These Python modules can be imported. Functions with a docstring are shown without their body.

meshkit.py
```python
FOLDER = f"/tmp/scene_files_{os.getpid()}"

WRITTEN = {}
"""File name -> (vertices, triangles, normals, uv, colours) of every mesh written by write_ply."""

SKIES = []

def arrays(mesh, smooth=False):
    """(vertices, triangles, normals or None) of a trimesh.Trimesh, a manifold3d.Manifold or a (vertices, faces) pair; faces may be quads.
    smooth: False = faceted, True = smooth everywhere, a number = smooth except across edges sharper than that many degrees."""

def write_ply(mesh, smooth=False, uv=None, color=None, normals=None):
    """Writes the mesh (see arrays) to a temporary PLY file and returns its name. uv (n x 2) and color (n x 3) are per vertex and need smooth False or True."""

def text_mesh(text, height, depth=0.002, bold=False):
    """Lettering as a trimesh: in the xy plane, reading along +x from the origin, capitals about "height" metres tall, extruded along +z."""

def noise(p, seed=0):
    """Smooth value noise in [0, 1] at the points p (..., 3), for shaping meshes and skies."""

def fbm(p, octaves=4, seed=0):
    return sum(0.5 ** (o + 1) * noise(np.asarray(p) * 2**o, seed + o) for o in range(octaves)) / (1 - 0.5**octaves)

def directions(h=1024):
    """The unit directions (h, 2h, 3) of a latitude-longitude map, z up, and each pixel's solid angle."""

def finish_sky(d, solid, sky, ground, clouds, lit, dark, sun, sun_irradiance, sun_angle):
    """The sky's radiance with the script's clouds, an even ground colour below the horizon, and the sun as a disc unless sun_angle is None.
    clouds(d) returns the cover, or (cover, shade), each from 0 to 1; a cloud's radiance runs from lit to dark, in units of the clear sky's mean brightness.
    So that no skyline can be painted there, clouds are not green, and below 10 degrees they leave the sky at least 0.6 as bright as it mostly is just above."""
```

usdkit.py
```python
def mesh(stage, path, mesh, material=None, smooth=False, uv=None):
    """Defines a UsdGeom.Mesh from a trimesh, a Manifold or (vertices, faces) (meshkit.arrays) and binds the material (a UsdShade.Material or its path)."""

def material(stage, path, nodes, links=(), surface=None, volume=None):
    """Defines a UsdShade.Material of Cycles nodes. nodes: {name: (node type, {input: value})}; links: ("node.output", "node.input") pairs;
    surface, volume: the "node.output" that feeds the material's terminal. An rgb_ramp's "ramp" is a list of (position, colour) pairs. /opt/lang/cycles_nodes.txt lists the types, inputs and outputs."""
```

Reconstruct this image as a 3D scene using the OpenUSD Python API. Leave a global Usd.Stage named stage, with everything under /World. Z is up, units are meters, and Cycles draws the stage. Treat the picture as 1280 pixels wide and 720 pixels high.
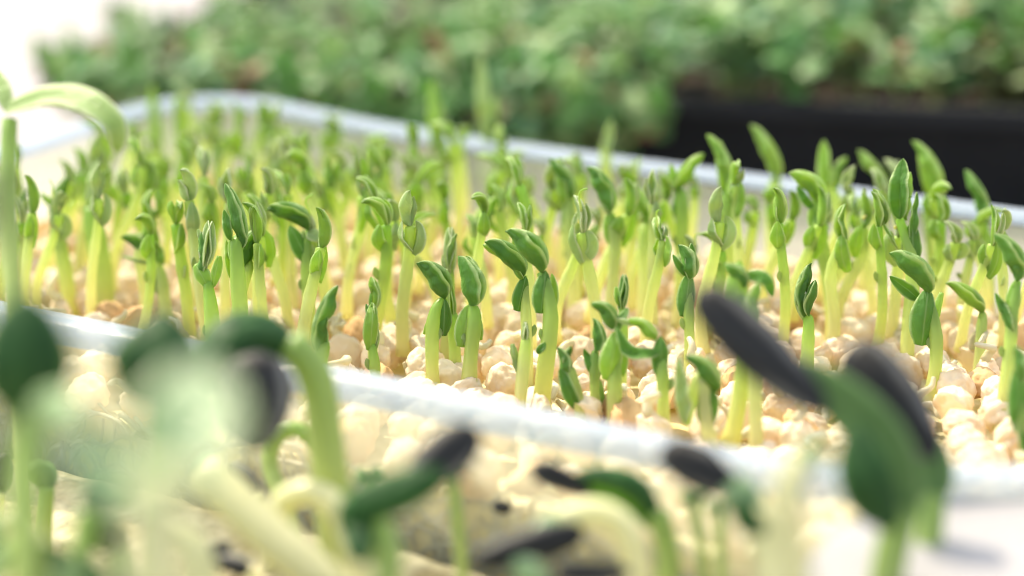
import math, random
import numpy as np, trimesh, usdkit, meshkit
from pxr import Usd, UsdGeom, UsdShade, UsdLux, Gf, Sdf

stage = Usd.Stage.CreateInMemory()
UsdGeom.SetStageUpAxis(stage, UsdGeom.Tokens.z)
UsdGeom.SetStageMetersPerUnit(stage, 1.0)
UsdGeom.Xform.Define(stage, '/World')
UsdGeom.Scope.Define(stage, '/World/Looks')
rng = random.Random(7)
nrng = np.random.default_rng(11)

# ------------------------------------------------------------------ camera, sky, sun, exposure
PITCH = math.radians(16.0)
F = 2773.0                       # focal length in pixels of the 1280-wide photograph
CAM = np.array([0, 0, 0.115])
FW = np.array([0, math.cos(PITCH), -math.sin(PITCH)])
UP = np.array([0, math.sin(PITCH), math.cos(PITCH)])
RT = np.array([1.0, 0, 0])
EXPOSURE = 1.24
FSTOP = 8.8
SUN_I, SKY_S = 0.85, 0.15
SUN_AZ, SUN_EL = math.radians(-38), math.radians(50)     # azimuth measured from +y towards +x

cam = UsdGeom.Camera.Define(stage, '/World/camera')
cam.CreateFocalLengthAttr(78.0)
cam.CreateHorizontalApertureAttr(78.0 * 1280 / F)
cam.CreateFStopAttr(FSTOP)
cam.CreateFocusDistanceAttr(0.297)
cam.CreateClippingRangeAttr(Gf.Vec2f(0.01, 100))
cam.CreateExposureAttr(EXPOSURE)
xf = UsdGeom.Xformable(cam)
xf.AddTranslateOp().Set(Gf.Vec3d(*CAM))
xf.AddRotateXYZOp().Set(Gf.Vec3f(90 - math.degrees(PITCH), 0, 0))

sundir = np.array([math.sin(SUN_AZ) * math.cos(SUN_EL), math.cos(SUN_AZ) * math.cos(SUN_EL), math.sin(SUN_EL)])
usdkit.material(stage, '/World/Looks/sky_look', {
    'sky': ('sky_texture', {'sky_type': 'single_scattering', 'sun_disc': False, 'sun_elevation': SUN_EL, 'sun_rotation': SUN_AZ, 'aerosol_density': 2.0}),
    'hz': ('hsv', {'saturation': 0.28}),
    'bg': ('background_shader', {'strength': SKY_S})},
    [('sky.color', 'hz.color'), ('hz.color', 'bg.color')], surface='bg.background')
dome = UsdLux.DomeLight.Define(stage, '/World/sky')
UsdShade.MaterialBindingAPI.Apply(dome.GetPrim()).Bind(UsdShade.Material.Get(stage, '/World/Looks/sky_look'))
dome.GetPrim().SetCustomDataByKey('kind', 'structure')
sun = UsdLux.DistantLight.Define(stage, '/World/sun')
sun.CreateIntensityAttr(SUN_I); sun.CreateAngleAttr(0.53); sun.CreateNormalizeAttr(True)
sun.CreateColorAttr(Gf.Vec3f(1.0, 0.87, 0.64))
zax = Gf.Vec3d(*sundir)
sx = UsdGeom.Xformable(sun)
sx.AddTransformOp().Set(Gf.Matrix4d().SetRotate(Gf.Rotation(Gf.Vec3d(0, 0, 1), zax)))

# ------------------------------------------------------------------ helpers
def P(px, py, d):
    return CAM + d * (FW + (px - 640) / F * RT - (py - 360) / F * UP)

def onz(px, py, z):
    r = FW + (px - 640) / F * RT - (py - 360) / F * UP
    return CAM + (z - CAM[2]) / r[2] * r

used = {}
def numbered(parent, name):
    k = used.get((parent, name), -1) + 1
    used[(parent, name)] = k
    return parent + '/' + (name if k == 0 else f'{name}_{k:03d}')

def tag(prim, label=None, cat=None, group=None, kind=None):
    for k, v in (('label', label), ('category', cat), ('group', group), ('kind', kind)):
        if v: prim.SetCustomDataByKey(k, v)
    return prim

def thing(name, label, cat, loc=(0, 0, 0), rot=None, scale=None, group=None, kind=None, root='/World'):
    x = UsdGeom.Xform.Define(stage, numbered(root, name))
    x.AddTranslateOp().Set(Gf.Vec3d(*map(float, loc)))
    if rot is not None: x.AddRotateXYZOp().Set(Gf.Vec3f(*map(float, rot)))
    if scale is not None: x.AddScaleOp().Set(Gf.Vec3f(*([float(scale)] * 3 if np.ndim(scale) == 0 else map(float, scale))))
    return tag(x.GetPrim(), label, cat, group, kind)

def obj(name, mesh, mat, parent='/World', smooth=True, uv=None, **kw):
    path = numbered(str(parent.GetPath()) if hasattr(parent, 'GetPath') else parent, name)
    m = usdkit.mesh(stage, path, mesh, '/World/Looks/' + mat, smooth=smooth, uv=uv)
    return tag(m.GetPrim(), **kw)

def copy(proto, name, label, cat, loc, rot, scale, group):
    t = thing(name, label, cat, loc, rot, scale, group)
    t.GetReferences().AddInternalReference(proto.GetPath())
    t.SetInstanceable(True)
    return t

def unit(v):
    v = np.asarray(v, float)
    return v / max(np.linalg.norm(v), 1e-12)

# ------------------------------------------------------------------ materials
def mat(name, nodes, links, surface): return usdkit.material(stage, '/World/Looks/' + name, nodes, links, surface=surface)

def plant(name, c_lo, c_hi, c_edge, trans, tmix, rough=0.42, bump=0.65, scale=420, stem=False, spec=0.5, veins=True):
    """Leaf (u along, v across the blade) or stem (u along): mottled body colour, paler margins and a ribbed relief, with light passing through."""
    n = {'tc': ('texture_coordinate', {}), 'sep': ('separate_xyz', {}), 'oi': ('object_info', {}),
         'geo': ('geometry', {}), 'no': ('noise_texture', {'scale': scale, 'detail': 3.0}),
         'mixc': ('rgb_ramp', {'ramp': [(0.3, c_lo), (0.7, c_hi)]}),
         'nb': ('noise_texture', {'scale': scale * 3, 'detail': 2.0}),
         'p': ('principled_bsdf', {'roughness': rough, 'specular_ior_level': spec}),
         't': ('translucent_bsdf', {'color': trans}),
         'tm': ('mix_color', {'blend_type': 'multiply', 'fac': 0.55, 'b': (1, 1, 1)}),
         'm': ('mix_closure', {'fac': tmix}),
         'var': ('hsv', {'saturation': 1.0}), 'vr': ('map_range', {'from_min': 0.0, 'from_max': 1.0, 'to_min': 0.82, 'to_max': 1.2}),
         'bump': ('bump', {'strength': bump, 'distance': 0.0004})}
    l = [('tc.UV', 'sep.vector'), ('geo.position', 'no.vector'), ('geo.position', 'nb.vector'), ('no.fac', 'mixc.fac'),
         ('oi.random', 'vr.value'), ('vr.result', 'var.value'), ('p.BSDF', 'm.closure1'), ('t.BSDF', 'm.closure2'), ('bump.normal', 'p.normal')]
    if stem:
        n['rmp'] = ('rgb_ramp', {'ramp': stem})
        n['mx'] = ('mix_color', {'blend_type': 'multiply', 'fac': 0.6})
        n['tr'] = ('rgb_ramp', {'ramp': trans})
        n['t'] = ('translucent_bsdf', {})
        l += [('sep.x', 'rmp.fac'), ('rmp.color', 'mx.a'), ('mixc.color', 'mx.b'), ('mx.result', 'var.color'), ('var.color', 'p.base_color'),
              ('sep.x', 'tr.fac'), ('tr.color', 't.color'), ('nb.fac', 'bump.height')]
    else:
        n['ab'] = ('math', {'math_type': 'subtract', 'value2': 0.5})
        n['ab2'] = ('math', {'math_type': 'absolute'})
        n['er'] = ('rgb_ramp', {'ramp': [(0.0, (0.45, 0.45, 0.45)), (0.035, (0, 0, 0)), (0.37, (0, 0, 0)), (0.475, (1, 1, 1))]})
        n['em'] = ('mix_color', {'b': c_edge})
        n['sh'] = ('math', {'math_type': 'multiply', 'value2': -1.6})
        n['ad'] = ('math', {'math_type': 'add'})
        n['cx'] = ('combine_xyz', {})
        n['wv'] = ('wave_texture', {'scale': 2.6, 'distortion': 1.5, 'detail': 2.0, 'detail_scale': 1.5}) if False else ('noise_texture', {'scale': 9.0, 'detail': 2.0})
        n['hb'] = ('math', {'math_type': 'add'})
        l += [('sep.y', 'ab.value1'), ('ab.value', 'ab2.value1'), ('ab2.value', 'er.fac'), ('mixc.color', 'var.color'), ('var.color', 'em.a'), ('er.color', 'rgb.color'), ('rgb.val', 'em.fac'),
              ('em.result', 'p.base_color'), ('ab2.value', 'sh.value1'), ('sep.x', 'ad.value1'), ('sh.value', 'ad.value2'), ('ad.value', 'cx.x'), ('cx.vector', 'wv.vector'),
              ('wv.fac', 'hb.value1'), ('nb.fac', 'hb.value2'), ('hb.value', 'bump.height')]
        n['rgb'] = ('rgb_to_bw', {})
    mat(name, n, l, 'm.closure')

plant('pea_leaf', (0.055, 0.16, 0.026), (0.115, 0.255, 0.045), (0.44, 0.56, 0.24), (0.34, 0.56, 0.05), 0.38, rough=0.45, spec=0.28)
plant('pea_leaf_fresh', (0.15, 0.30, 0.04), (0.25, 0.42, 0.075), (0.55, 0.66, 0.32), (0.52, 0.70, 0.07), 0.46, rough=0.42)
plant('pea_leaf_pale', (0.22, 0.36, 0.11), (0.34, 0.46, 0.19), (0.60, 0.66, 0.42), (0.55, 0.66, 0.16), 0.38, rough=0.45)
plant('pea_stem', (0.75, 0.8, 0.7), (1, 1, 1), None, [(0.0, (0.86, 0.82, 0.34)), (0.45, (0.68, 0.77, 0.28)), (1.0, (0.46, 0.66, 0.09))], 0.55, rough=0.38, bump=0.15,
      stem=[(0.0, (0.72, 0.68, 0.30)), (0.4, (0.48, 0.57, 0.20)), (1.0, (0.22, 0.40, 0.07))])
plant('pea_stem_pale', (0.8, 0.8, 0.75), (1, 1, 1), None, [(0.0, (0.90, 0.86, 0.46)), (0.6, (0.75, 0.82, 0.38)), (1.0, (0.60, 0.75, 0.16))], 0.57, rough=0.4, bump=0.15,
      stem=[(0.0, (0.78, 0.72, 0.40)), (0.6, (0.60, 0.65, 0.30)), (1.0, (0.36, 0.50, 0.12))])
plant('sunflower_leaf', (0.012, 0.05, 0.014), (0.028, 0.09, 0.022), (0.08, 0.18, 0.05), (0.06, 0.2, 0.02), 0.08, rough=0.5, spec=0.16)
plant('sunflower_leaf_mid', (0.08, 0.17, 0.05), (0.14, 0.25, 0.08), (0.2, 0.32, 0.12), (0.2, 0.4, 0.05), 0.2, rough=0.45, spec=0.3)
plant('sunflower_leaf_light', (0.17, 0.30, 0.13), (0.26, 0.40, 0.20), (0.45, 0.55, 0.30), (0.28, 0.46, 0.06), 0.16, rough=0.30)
plant('sunflower_stem', (0.8, 0.8, 0.75), (1, 1, 1), None, [(0.0, (0.60, 0.58, 0.22)), (0.6, (0.52, 0.60, 0.14)), (1.0, (0.40, 0.55, 0.08))], 0.30, rough=0.36, bump=0.1,
      stem=[(0.0, (0.66, 0.66, 0.40)), (0.6, (0.42, 0.50, 0.18)), (1.0, (0.26, 0.40, 0.10))])
plant('sunflower_stem_cream', (0.85, 0.85, 0.8), (1, 1, 1), None, [(0.0, (0.75, 0.68, 0.36)), (1.0, (0.66, 0.66, 0.25))], 0.28, rough=0.36, bump=0.1,
      stem=[(0.0, (0.78, 0.73, 0.52)), (1.0, (0.70, 0.70, 0.40))])
plant('micro_leaf', (0.07, 0.20, 0.05), (0.15, 0.34, 0.09), (0.26, 0.42, 0.16), (0.28, 0.52, 0.07), 0.38, rough=0.36, scale=120)
plant('micro_leaf_teal', (0.08, 0.24, 0.10), (0.17, 0.38, 0.18), (0.3, 0.42, 0.28), (0.20, 0.44, 0.14), 0.3, rough=0.4, scale=120)
plant('micro_leaf_light', (0.24, 0.38, 0.14), (0.42, 0.56, 0.26), (0.4, 0.5, 0.28), (0.42, 0.60, 0.14), 0.4, rough=0.4, scale=120)
plant('micro_leaf_brown', (0.20, 0.11, 0.045), (0.38, 0.23, 0.10), (0.4, 0.25, 0.1), (0.45, 0.2, 0.05), 0.25, rough=0.5, scale=120)
plant('micro_stem', (0.7, 0.7, 0.6), (1, 1, 1), None, [(0, (0.3, 0.3, 0.08)), (1, (0.25, 0.4, 0.08))], 0.2, stem=[(0, (0.22, 0.22, 0.08)), (1, (0.16, 0.28, 0.08))])

def simple(name, lo, hi, scale, rough, spec=0.5, bump=0.3, dist=0.0006, detail=4.0, trans=None, tmix=0.0, stretch=(1, 1, 1), stops=(0.3, 0.7), coord='geo'):
    n = {'geo': ('geometry', {}), 'tc': ('texture_coordinate', {}), 'mp': ('mapping', {'scale': stretch}), 'no': ('noise_texture', {'scale': scale, 'detail': detail}),
         'r': ('rgb_ramp', {'ramp': [(stops[0], lo), (stops[1], hi)]}), 'oi': ('object_info', {}), 'vr': ('map_range', {'to_min': 0.8, 'to_max': 1.15}), 'var': ('hsv', {}),
         'p': ('principled_bsdf', {'roughness': rough, 'specular_ior_level': spec}), 'b': ('bump', {'strength': bump, 'distance': dist})}
    l = [('geo.position' if coord == 'geo' else 'tc.object', 'mp.vector'), ('mp.vector', 'no.vector'), ('no.fac', 'r.fac'), ('oi.random', 'vr.value'), ('vr.result', 'var.value'),
         ('r.color', 'var.color'), ('var.color', 'p.base_color'), ('no.fac', 'b.height'), ('b.normal', 'p.normal')]
    s = 'p.BSDF'
    if trans:
        n['t'] = ('translucent_bsdf', {'color': trans}); n['m'] = ('mix_closure', {'fac': tmix})
        l += [('p.BSDF', 'm.closure1'), ('t.BSDF', 'm.closure2')]; s = 'm.closure'
    mat(name, n, l, s)

simple('pea_seed', (0.74, 0.57, 0.35), (0.93, 0.84, 0.65), 330, 0.7, 0.18, 0.6, 0.0006, coord='obj', trans=(0.9, 0.66, 0.34), tmix=0.3, stops=(0.28, 0.5))
simple('pea_seed_brown', (0.50, 0.30, 0.13), (0.74, 0.52, 0.28), 160, 0.7, 0.18, 0.35, 0.0006, coord='obj')
simple('root_mat', (0.70, 0.62, 0.30), (0.92, 0.88, 0.62), 330, 0.75, 0.25, 0.6, 0.001, stretch=(1, 1, 0.3), stops=(0.35, 0.6), trans=(0.9, 0.84, 0.45), tmix=0.4)
simple('root', (0.60, 0.52, 0.30), (0.88, 0.84, 0.68), 300, 0.5, trans=(0.8, 0.75, 0.5), tmix=0.3)
simple('table', (0.21, 0.183, 0.18), (0.25, 0.222, 0.22), 9, 0.45, 0.4, 0.08, 0.0006)
simple('black_plastic', (0.008, 0.009, 0.010), (0.012, 0.013, 0.015), 60, 0.6, 0.12, 0.1, 0.0005)
simple('soil', (0.02, 0.014, 0.009), (0.07, 0.05, 0.03), 160, 0.9, 0.2, 1.0, 0.003)
simple('sprout_bed', (0.22, 0.18, 0.09), (0.50, 0.46, 0.30), 220, 0.8, 0.2, 1.0, 0.002)
simple('hull', (0.008, 0.009, 0.010), (0.13, 0.13, 0.125), 60, 0.55, 0.25, 0.4, 0.0004, stretch=(0.25, 6, 6), coord='obj', stops=(0.52, 0.66))

mat('clear_plastic', {'fr': ('fresnel', {'IOR': 1.5}), 't': ('transparent_bsdf', {'color': (0.97, 0.98, 0.975)}), 'g': ('glossy_bsdf', {'color': (1, 1, 1), 'roughness': 0.06}),
                      'm': ('mix_closure', {}), 'hz': ('diffuse_bsdf', {'color': (0.62, 0.62, 0.5)}), 'ht': ('translucent_bsdf', {'color': (0.74, 0.72, 0.52)}), 'h2': ('mix_closure', {'fac': 0.5}), 'mh': ('mix_closure', {'fac': 0.25}), 'ou': ('math', {'math_type': 'subtract', 'value1': 1.0}), 'fo': ('math', {'math_type': 'multiply'}), 'geo': ('geometry', {}), 'no': ('noise_texture', {'scale': 70.0, 'detail': 2.0}), 'b': ('bump', {'strength': 0.35, 'distance': 0.002})},
    [('geo.backfacing', 'ou.value2'), ('fr.fac', 'fo.value1'), ('ou.value', 'fo.value2'), ('fo.value', 'm.fac'), ('hz.BSDF', 'h2.closure1'), ('ht.BSDF', 'h2.closure2'), ('t.BSDF', 'mh.closure1'), ('h2.closure', 'mh.closure2'), ('mh.closure', 'm.closure1'), ('g.BSDF', 'm.closure2'), ('geo.position', 'no.vector'), ('no.fac', 'b.height'), ('b.normal', 'g.normal')], 'm.closure')
def milky(name, fac, rough=0.18, col=(0.80, 0.84, 0.90)):
    mat(name, {'p': ('principled_bsdf', {'base_color': col, 'roughness': rough, 'specular_ior_level': 0.6}), 't': ('transparent_bsdf', {'color': (0.95, 0.97, 0.98)}),
               'tl': ('translucent_bsdf', {'color': col}), 'a': ('mix_closure', {'fac': 0.35}), 'm': ('mix_closure', {'fac': fac}),
               'geo': ('geometry', {}), 'no': ('noise_texture', {'scale': 190.0, 'detail': 3.0}), 'b': ('bump', {'strength': 0.07, 'distance': 0.0006})},
        [('p.BSDF', 'a.closure1'), ('tl.BSDF', 'a.closure2'), ('t.BSDF', 'm.closure1'), ('a.closure', 'm.closure2'), ('geo.position', 'no.vector'), ('no.fac', 'b.height'), ('b.normal', 'p.normal')], 'm.closure')
milky('rim_plastic', 0.46, 0.14, (0.42, 0.48, 0.55))
milky('flap_plastic', 0.96, 0.35, (0.47, 0.46, 0.475))

# ------------------------------------------------------------------ shape builders
def frame_tube(pts, radii, n=10):
    """Tapered tube with rounded ends along the points; returns mesh and uv (u along)."""
    pts = np.asarray(pts, float); radii = np.asarray(radii, float)
    tang = np.gradient(pts, axis=0); tang /= np.maximum(np.linalg.norm(tang, axis=1, keepdims=True), 1e-12)
    ref = np.array([0.31, 0.95, 0.02]); x = unit(np.cross(tang[0], ref))
    rings, us = [], []
    L = np.r_[0, np.cumsum(np.linalg.norm(np.diff(pts, axis=0), axis=1))]; L /= L[-1]
    a = np.linspace(0, 2 * np.pi, n, endpoint=False)
    for i in range(len(pts)):
        x = unit(x - tang[i] * np.dot(x, tang[i])); y = np.cross(tang[i], x)
        rings.append(pts[i] + radii[i] * (np.cos(a)[:, None] * x + np.sin(a)[:, None] * y)); us += [L[i]] * n
    v = np.vstack(rings + [pts[:1] - tang[:1] * radii[0] * .3, pts[-1:] + tang[-1:] * radii[-1] * .4])
    f = []
    m = len(pts)
    for i in range(m - 1):
        for j in range(n):
            k = (j + 1) % n
            f += [[i * n + j, i * n + k, (i + 1) * n + k], [i * n + j, (i + 1) * n + k, (i + 1) * n + j]]
    for j in range(n):
        k = (j + 1) % n
        f += [[m * n, k, j], [m * n + 1, (m - 1) * n + j, (m - 1) * n + k]]
    uv = np.stack([np.r_[us, 0, 1], np.zeros(len(v))], 1)
    return trimesh.Trimesh(v, np.array(f), process=False), uv

def spline(pts, m):
    pts = np.asarray(pts, float)
    if len(pts) == 2: return pts[0] + (pts[1] - pts[0]) * np.linspace(0, 1, m)[:, None]
    from scipy.interpolate import CubicSpline
    t = np.r_[0, np.cumsum(np.linalg.norm(np.diff(pts, axis=0), axis=1) ** 0.6)]
    return CubicSpline(t, pts, bc_type='natural')(np.linspace(0, t[-1], m))

def blade(path, W, face, fold=0.4, roll=0.0, th=0.00035, a=0.85, b=0.65, cup=0.35, nu=15, nv=11, wob=0.00025, seed=0, base_w=0.12):
    """A leaf: a solid blade along the path (points from stalk to tip), W wide. face: where the upper side looks. fold: half angle by which each half rises towards face;
    roll: turn about the axis. Thickness runs out to the margins."""
    u = np.linspace(0, 1, nu); v = np.linspace(-1, 1, nv)
    mid = spline(path, nu)
    tg = np.gradient(mid, axis=0); tg /= np.linalg.norm(tg, axis=1, keepdims=True)
    w = W / 2 * (np.sin(np.pi * u ** a) ** b)
    w = np.maximum(w, W / 2 * base_w * (1 - u)); w[-1] = W * 0.01
    G = np.zeros((nu, nv, 3))
    for i in range(nu):
        s = unit(np.cross(tg[i], face)); n = np.cross(s, tg[i])
        c, q = math.cos(roll), math.sin(roll)
        s, n = c * s + q * n, c * n - q * s
        for sg in (-1, 1):
            acc = np.zeros(2); half = nv // 2; prev = 0
            for k in range(half + 1):
                if k:
                    tt = (k - .5) / half; ang = fold * (1 - cup * tt * 1.6)
                    acc = acc + np.array([math.cos(ang), math.sin(ang)]) / half
                G[i, half + sg * k] = mid[i] + w[i] * (sg * acc[0] * s + acc[1] * n)
    d = (meshkit.fbm(G.reshape(-1, 3) * 450 + seed * 3.7, 2, seed % 97) - .5).reshape(nu, nv)
    du = np.gradient(G, axis=0); dv = np.gradient(G, axis=1)
    N = np.cross(dv, du); N /= np.maximum(np.linalg.norm(N, axis=2, keepdims=True), 1e-12)
    G = G + N * (d * wob * 2)[..., None] * (np.sin(np.pi * np.clip(u, .05, 1)) ** .5)[:, None, None]
    prof = (1 - np.abs(v) ** 3)[None, :] * (np.sin(np.pi * np.clip(u, .04, .98)) ** .4)[:, None] * th / 2 + 0.00003
    top, bot = G + N * prof[..., None], G - N * prof[..., None]
    V = np.vstack([top.reshape(-1, 3), bot.reshape(-1, 3)])
    idx = np.arange(nu * nv).reshape(nu, nv); o = nu * nv
    A, B, C2, D = idx[:-1, :-1].ravel(), idx[:-1, 1:].ravel(), idx[1:, 1:].ravel(), idx[1:, :-1].ravel()
    f = [np.stack([A, B, C2], 1), np.stack([A, C2, D], 1), np.stack([A, C2, B], 1) + o, np.stack([A, D, C2], 1) + o]
    loop = np.r_[idx[0], idx[1:, -1], idx[-1, -2::-1], idx[-2:0:-1, 0]]
    nx = np.roll(loop, -1)
    f += [np.stack([loop, loop + o, nx + o], 1), np.stack([loop, nx + o, nx], 1)]
    uv = np.stack(np.meshgrid(u, (v + 1) / 2, indexing='ij'), -1).reshape(-1, 2)
    return trimesh.Trimesh(V, np.vstack(f), process=False), np.vstack([uv, uv])

def sweep(prof, path, nrm, closed=True, dz=None):
    """Sweeps a closed 2-D outline (offset outwards, z) along a plan path with outward normals."""
    K, M = len(prof), len(path)
    V = np.zeros((M, K, 3))
    for k, (o, z) in enumerate(prof):
        V[:, k, :2] = path + nrm * o; V[:, k, 2] = z
    if dz is not None: V[:, :, 2] += dz
    f = []
    i = np.arange(M if closed else M - 1)[:, None]; j = np.arange(K)[None, :]
    a = (i * K + j); b_ = (i * K + (j + 1) % K); i2 = (i + 1) % M; c = (i2 * K + (j + 1) % K); d = (i2 * K + j)
    f = np.vstack([np.stack([a.ravel(), d.ravel(), c.ravel()], 1), np.stack([a.ravel(), c.ravel(), b_.ravel()], 1)])
    return trimesh.Trimesh(V.reshape(-1, 3), f, process=False)

def round_rect(x0, x1, y0, y1, r, step=0.002, nc=14):
    pts = []
    for cx, cy, a0 in ((x1 - r, y0 + r, -90), (x1 - r, y1 - r, 0), (x0 + r, y1 - r, 90), (x0 + r, y0 + r, 180)):
        for t in np.linspace(a0, a0 + 90, nc): pts.append((cx + r * math.cos(math.radians(t)), cy + r * math.sin(math.radians(t)), math.cos(math.radians(t)), math.sin(math.radians(t))))
    out = []
    for p, q in zip(pts, pts[1:] + pts[:1]):
        n = max(1, int(math.hypot(q[0] - p[0], q[1] - p[1]) / step))
        for k in range(n): t = k / n; out.append([p[m] + (q[m] - p[m]) * t for m in range(4)])
    out = np.array(out)
    return out[:, :2], out[:, 2:] / np.linalg.norm(out[:, 2:], axis=1, keepdims=True)

def thick(line, t):
    """Closed outline around an open polyline."""
    line = np.asarray(line, float); tg = np.gradient(line, axis=0); tg /= np.linalg.norm(tg, axis=1, keepdims=True)
    n = np.stack([-tg[:, 1], tg[:, 0]], 1) * t / 2
    return np.vstack([line + n, (line - n)[::-1]])

def plate(path, z0, z1):
    from shapely.geometry import Polygon
    m = trimesh.creation.extrude_polygon(Polygon(path), z1 - z0, engine='earcut'); m.apply_translation([0, 0, z0]); return m

# ------------------------------------------------------------------ setting: table
tb = trimesh.creation.box([3.0, 3.0, 0.04]); tb.apply_translation([0, 0.9, -0.02])
obj('table_top', tb, 'table', smooth=False, label='pale pinkish white table top under the trays', kind='structure')

# ------------------------------------------------------------------ the clear container (local frame: x along its near side, y towards its far side)
ROT = -31.3
ca, sa = math.cos(math.radians(ROT)), math.sin(math.radians(ROT))
CC = np.array([-0.15 * ca - 0.264 * sa, -0.15 * sa + 0.264 * ca])
def to_loc(p): x, y = p[0] - CC[0], p[1] - CC[1]; return np.array([x * ca + y * sa, -x * sa + y * ca])
def to_world(x, y, z=0.0): return np.array([CC[0] + x * ca - y * sa, CC[1] + x * sa + y * ca, z])
ZR, ZB = 0.032, 0.020
def step_in(x):      # towards the right the near side steps back by about a centimetre
    t = np.clip((np.asarray(x) - 0.060) / 0.024, 0, 1); return 0.0115 * t * t * (3 - 2 * t)
def bow(q):
    q = np.array(q, float); q[:, 1] += step_in(q[:, 0]) * np.clip(-q[:, 1] / 0.0572, 0, 1); return q
def renormal(q, n):
    t = np.roll(q, -1, 0) - np.roll(q, 1, 0); m = np.stack([t[:, 1], -t[:, 0]], 1); m /= np.maximum(np.linalg.norm(m, axis=1, keepdims=True), 1e-9)
    return np.where((m * n).sum(1, keepdims=True) < 0, -m, m)
X0, X1, Y0, Y1 = -0.116, 0.115, -0.0572, 0.0582
box = thing('clear_container', 'clear plastic container with a bluish white rim holding the pea shoots', 'container', (CC[0], CC[1], 0.0), (0, 0, ROT))
path, nrm = round_rect(X0, X1, Y0, Y1, 0.018)
path = bow(path); nrm = renormal(path, nrm)
bx0 = to_loc(onz(1128, 590, ZR))[0]; bx1 = to_loc(onz(1275, 600, ZR))[0]
tt = np.clip((path[:, 0] - bx0) / (bx1 - bx0), 0, 1)
bumpz = 0 * tt
wavy = 0.0026 * np.exp(-((path - [X0, Y1]) ** 2).sum(1) / 0.034 ** 2) + 0.0007 * (meshkit.fbm(np.c_[path * 20, np.zeros(len(path))], 3, 5) - .5)
dz = (bumpz + wavy)[:, None]
rim_line = [(0.0046, ZR - 0.0024), (0.0046, ZR - 0.0012), (0.0043, ZR - 0.0003), (0.0037, ZR), (0.0024, ZR - 0.0003), (0.0012, ZR + 0.0001), (0.0004, ZR - 0.0003), (0.0, ZR - 0.0012)]
obj('rim', sweep(thick(rim_line, 0.0007), path, nrm, dz=dz), 'rim_plastic', box, smooth=50)
wl = [(0.0, ZR - 0.0016), (-0.0012, 0.020), (-0.0026, 0.008), (-0.0040, 0.0016), (-0.0052, 0.0006)]
fade = np.linspace(1, 0, len(wl)); fd = np.r_[fade, fade[::-1]][None, :]
obj('wall', sweep(thick(wl, 0.0005), path, nrm, dz=dz * fd), 'clear_plastic', box, smooth=50)
obj('base', plate(path - nrm * 0.0054, 0.0004, 0.0009), 'clear_plastic', box, smooth=False)
# the hinge flap: a wide milky strip standing out from the near side at the right
nx, ny = 40, 9
fx = np.linspace(to_loc(onz(1134, 610, 0.028))[0], 0.112, nx); fy = np.linspace(0, 1, ny)
fp = np.zeros((nx, ny, 3))
for j, t in enumerate(fy):
    fp[:, j, 0] = fx + 0.002 * t * np.sign(.5 - np.linspace(0, 1, nx)) * 0; fp[:, j, 1] = (Y0 - 0.0050 + step_in(fx)) * (1 - t) + (Y0 - 0.026) * t
    fp[:, j, 2] = ZR - 0.0026 - 0.0014 * t - 0.0006 * math.sin(t * 9) + 0.0009 * meshkit.fbm(np.c_[fx * 90, np.full(nx, t * 2.0), np.zeros(nx)], 2, 3)
top = fp.reshape(-1, 3); o = len(top); idx = np.arange(o).reshape(nx, ny)
A, B, C2, D = idx[:-1, :-1].ravel(), idx[1:, :-1].ravel(), idx[1:, 1:].ravel(), idx[:-1, 1:].ravel()
loop = np.r_[idx[0], idx[1:, -1], idx[-1, -2::-1], idx[-2:0:-1, 0]]; nxl = np.roll(loop, -1)
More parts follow.
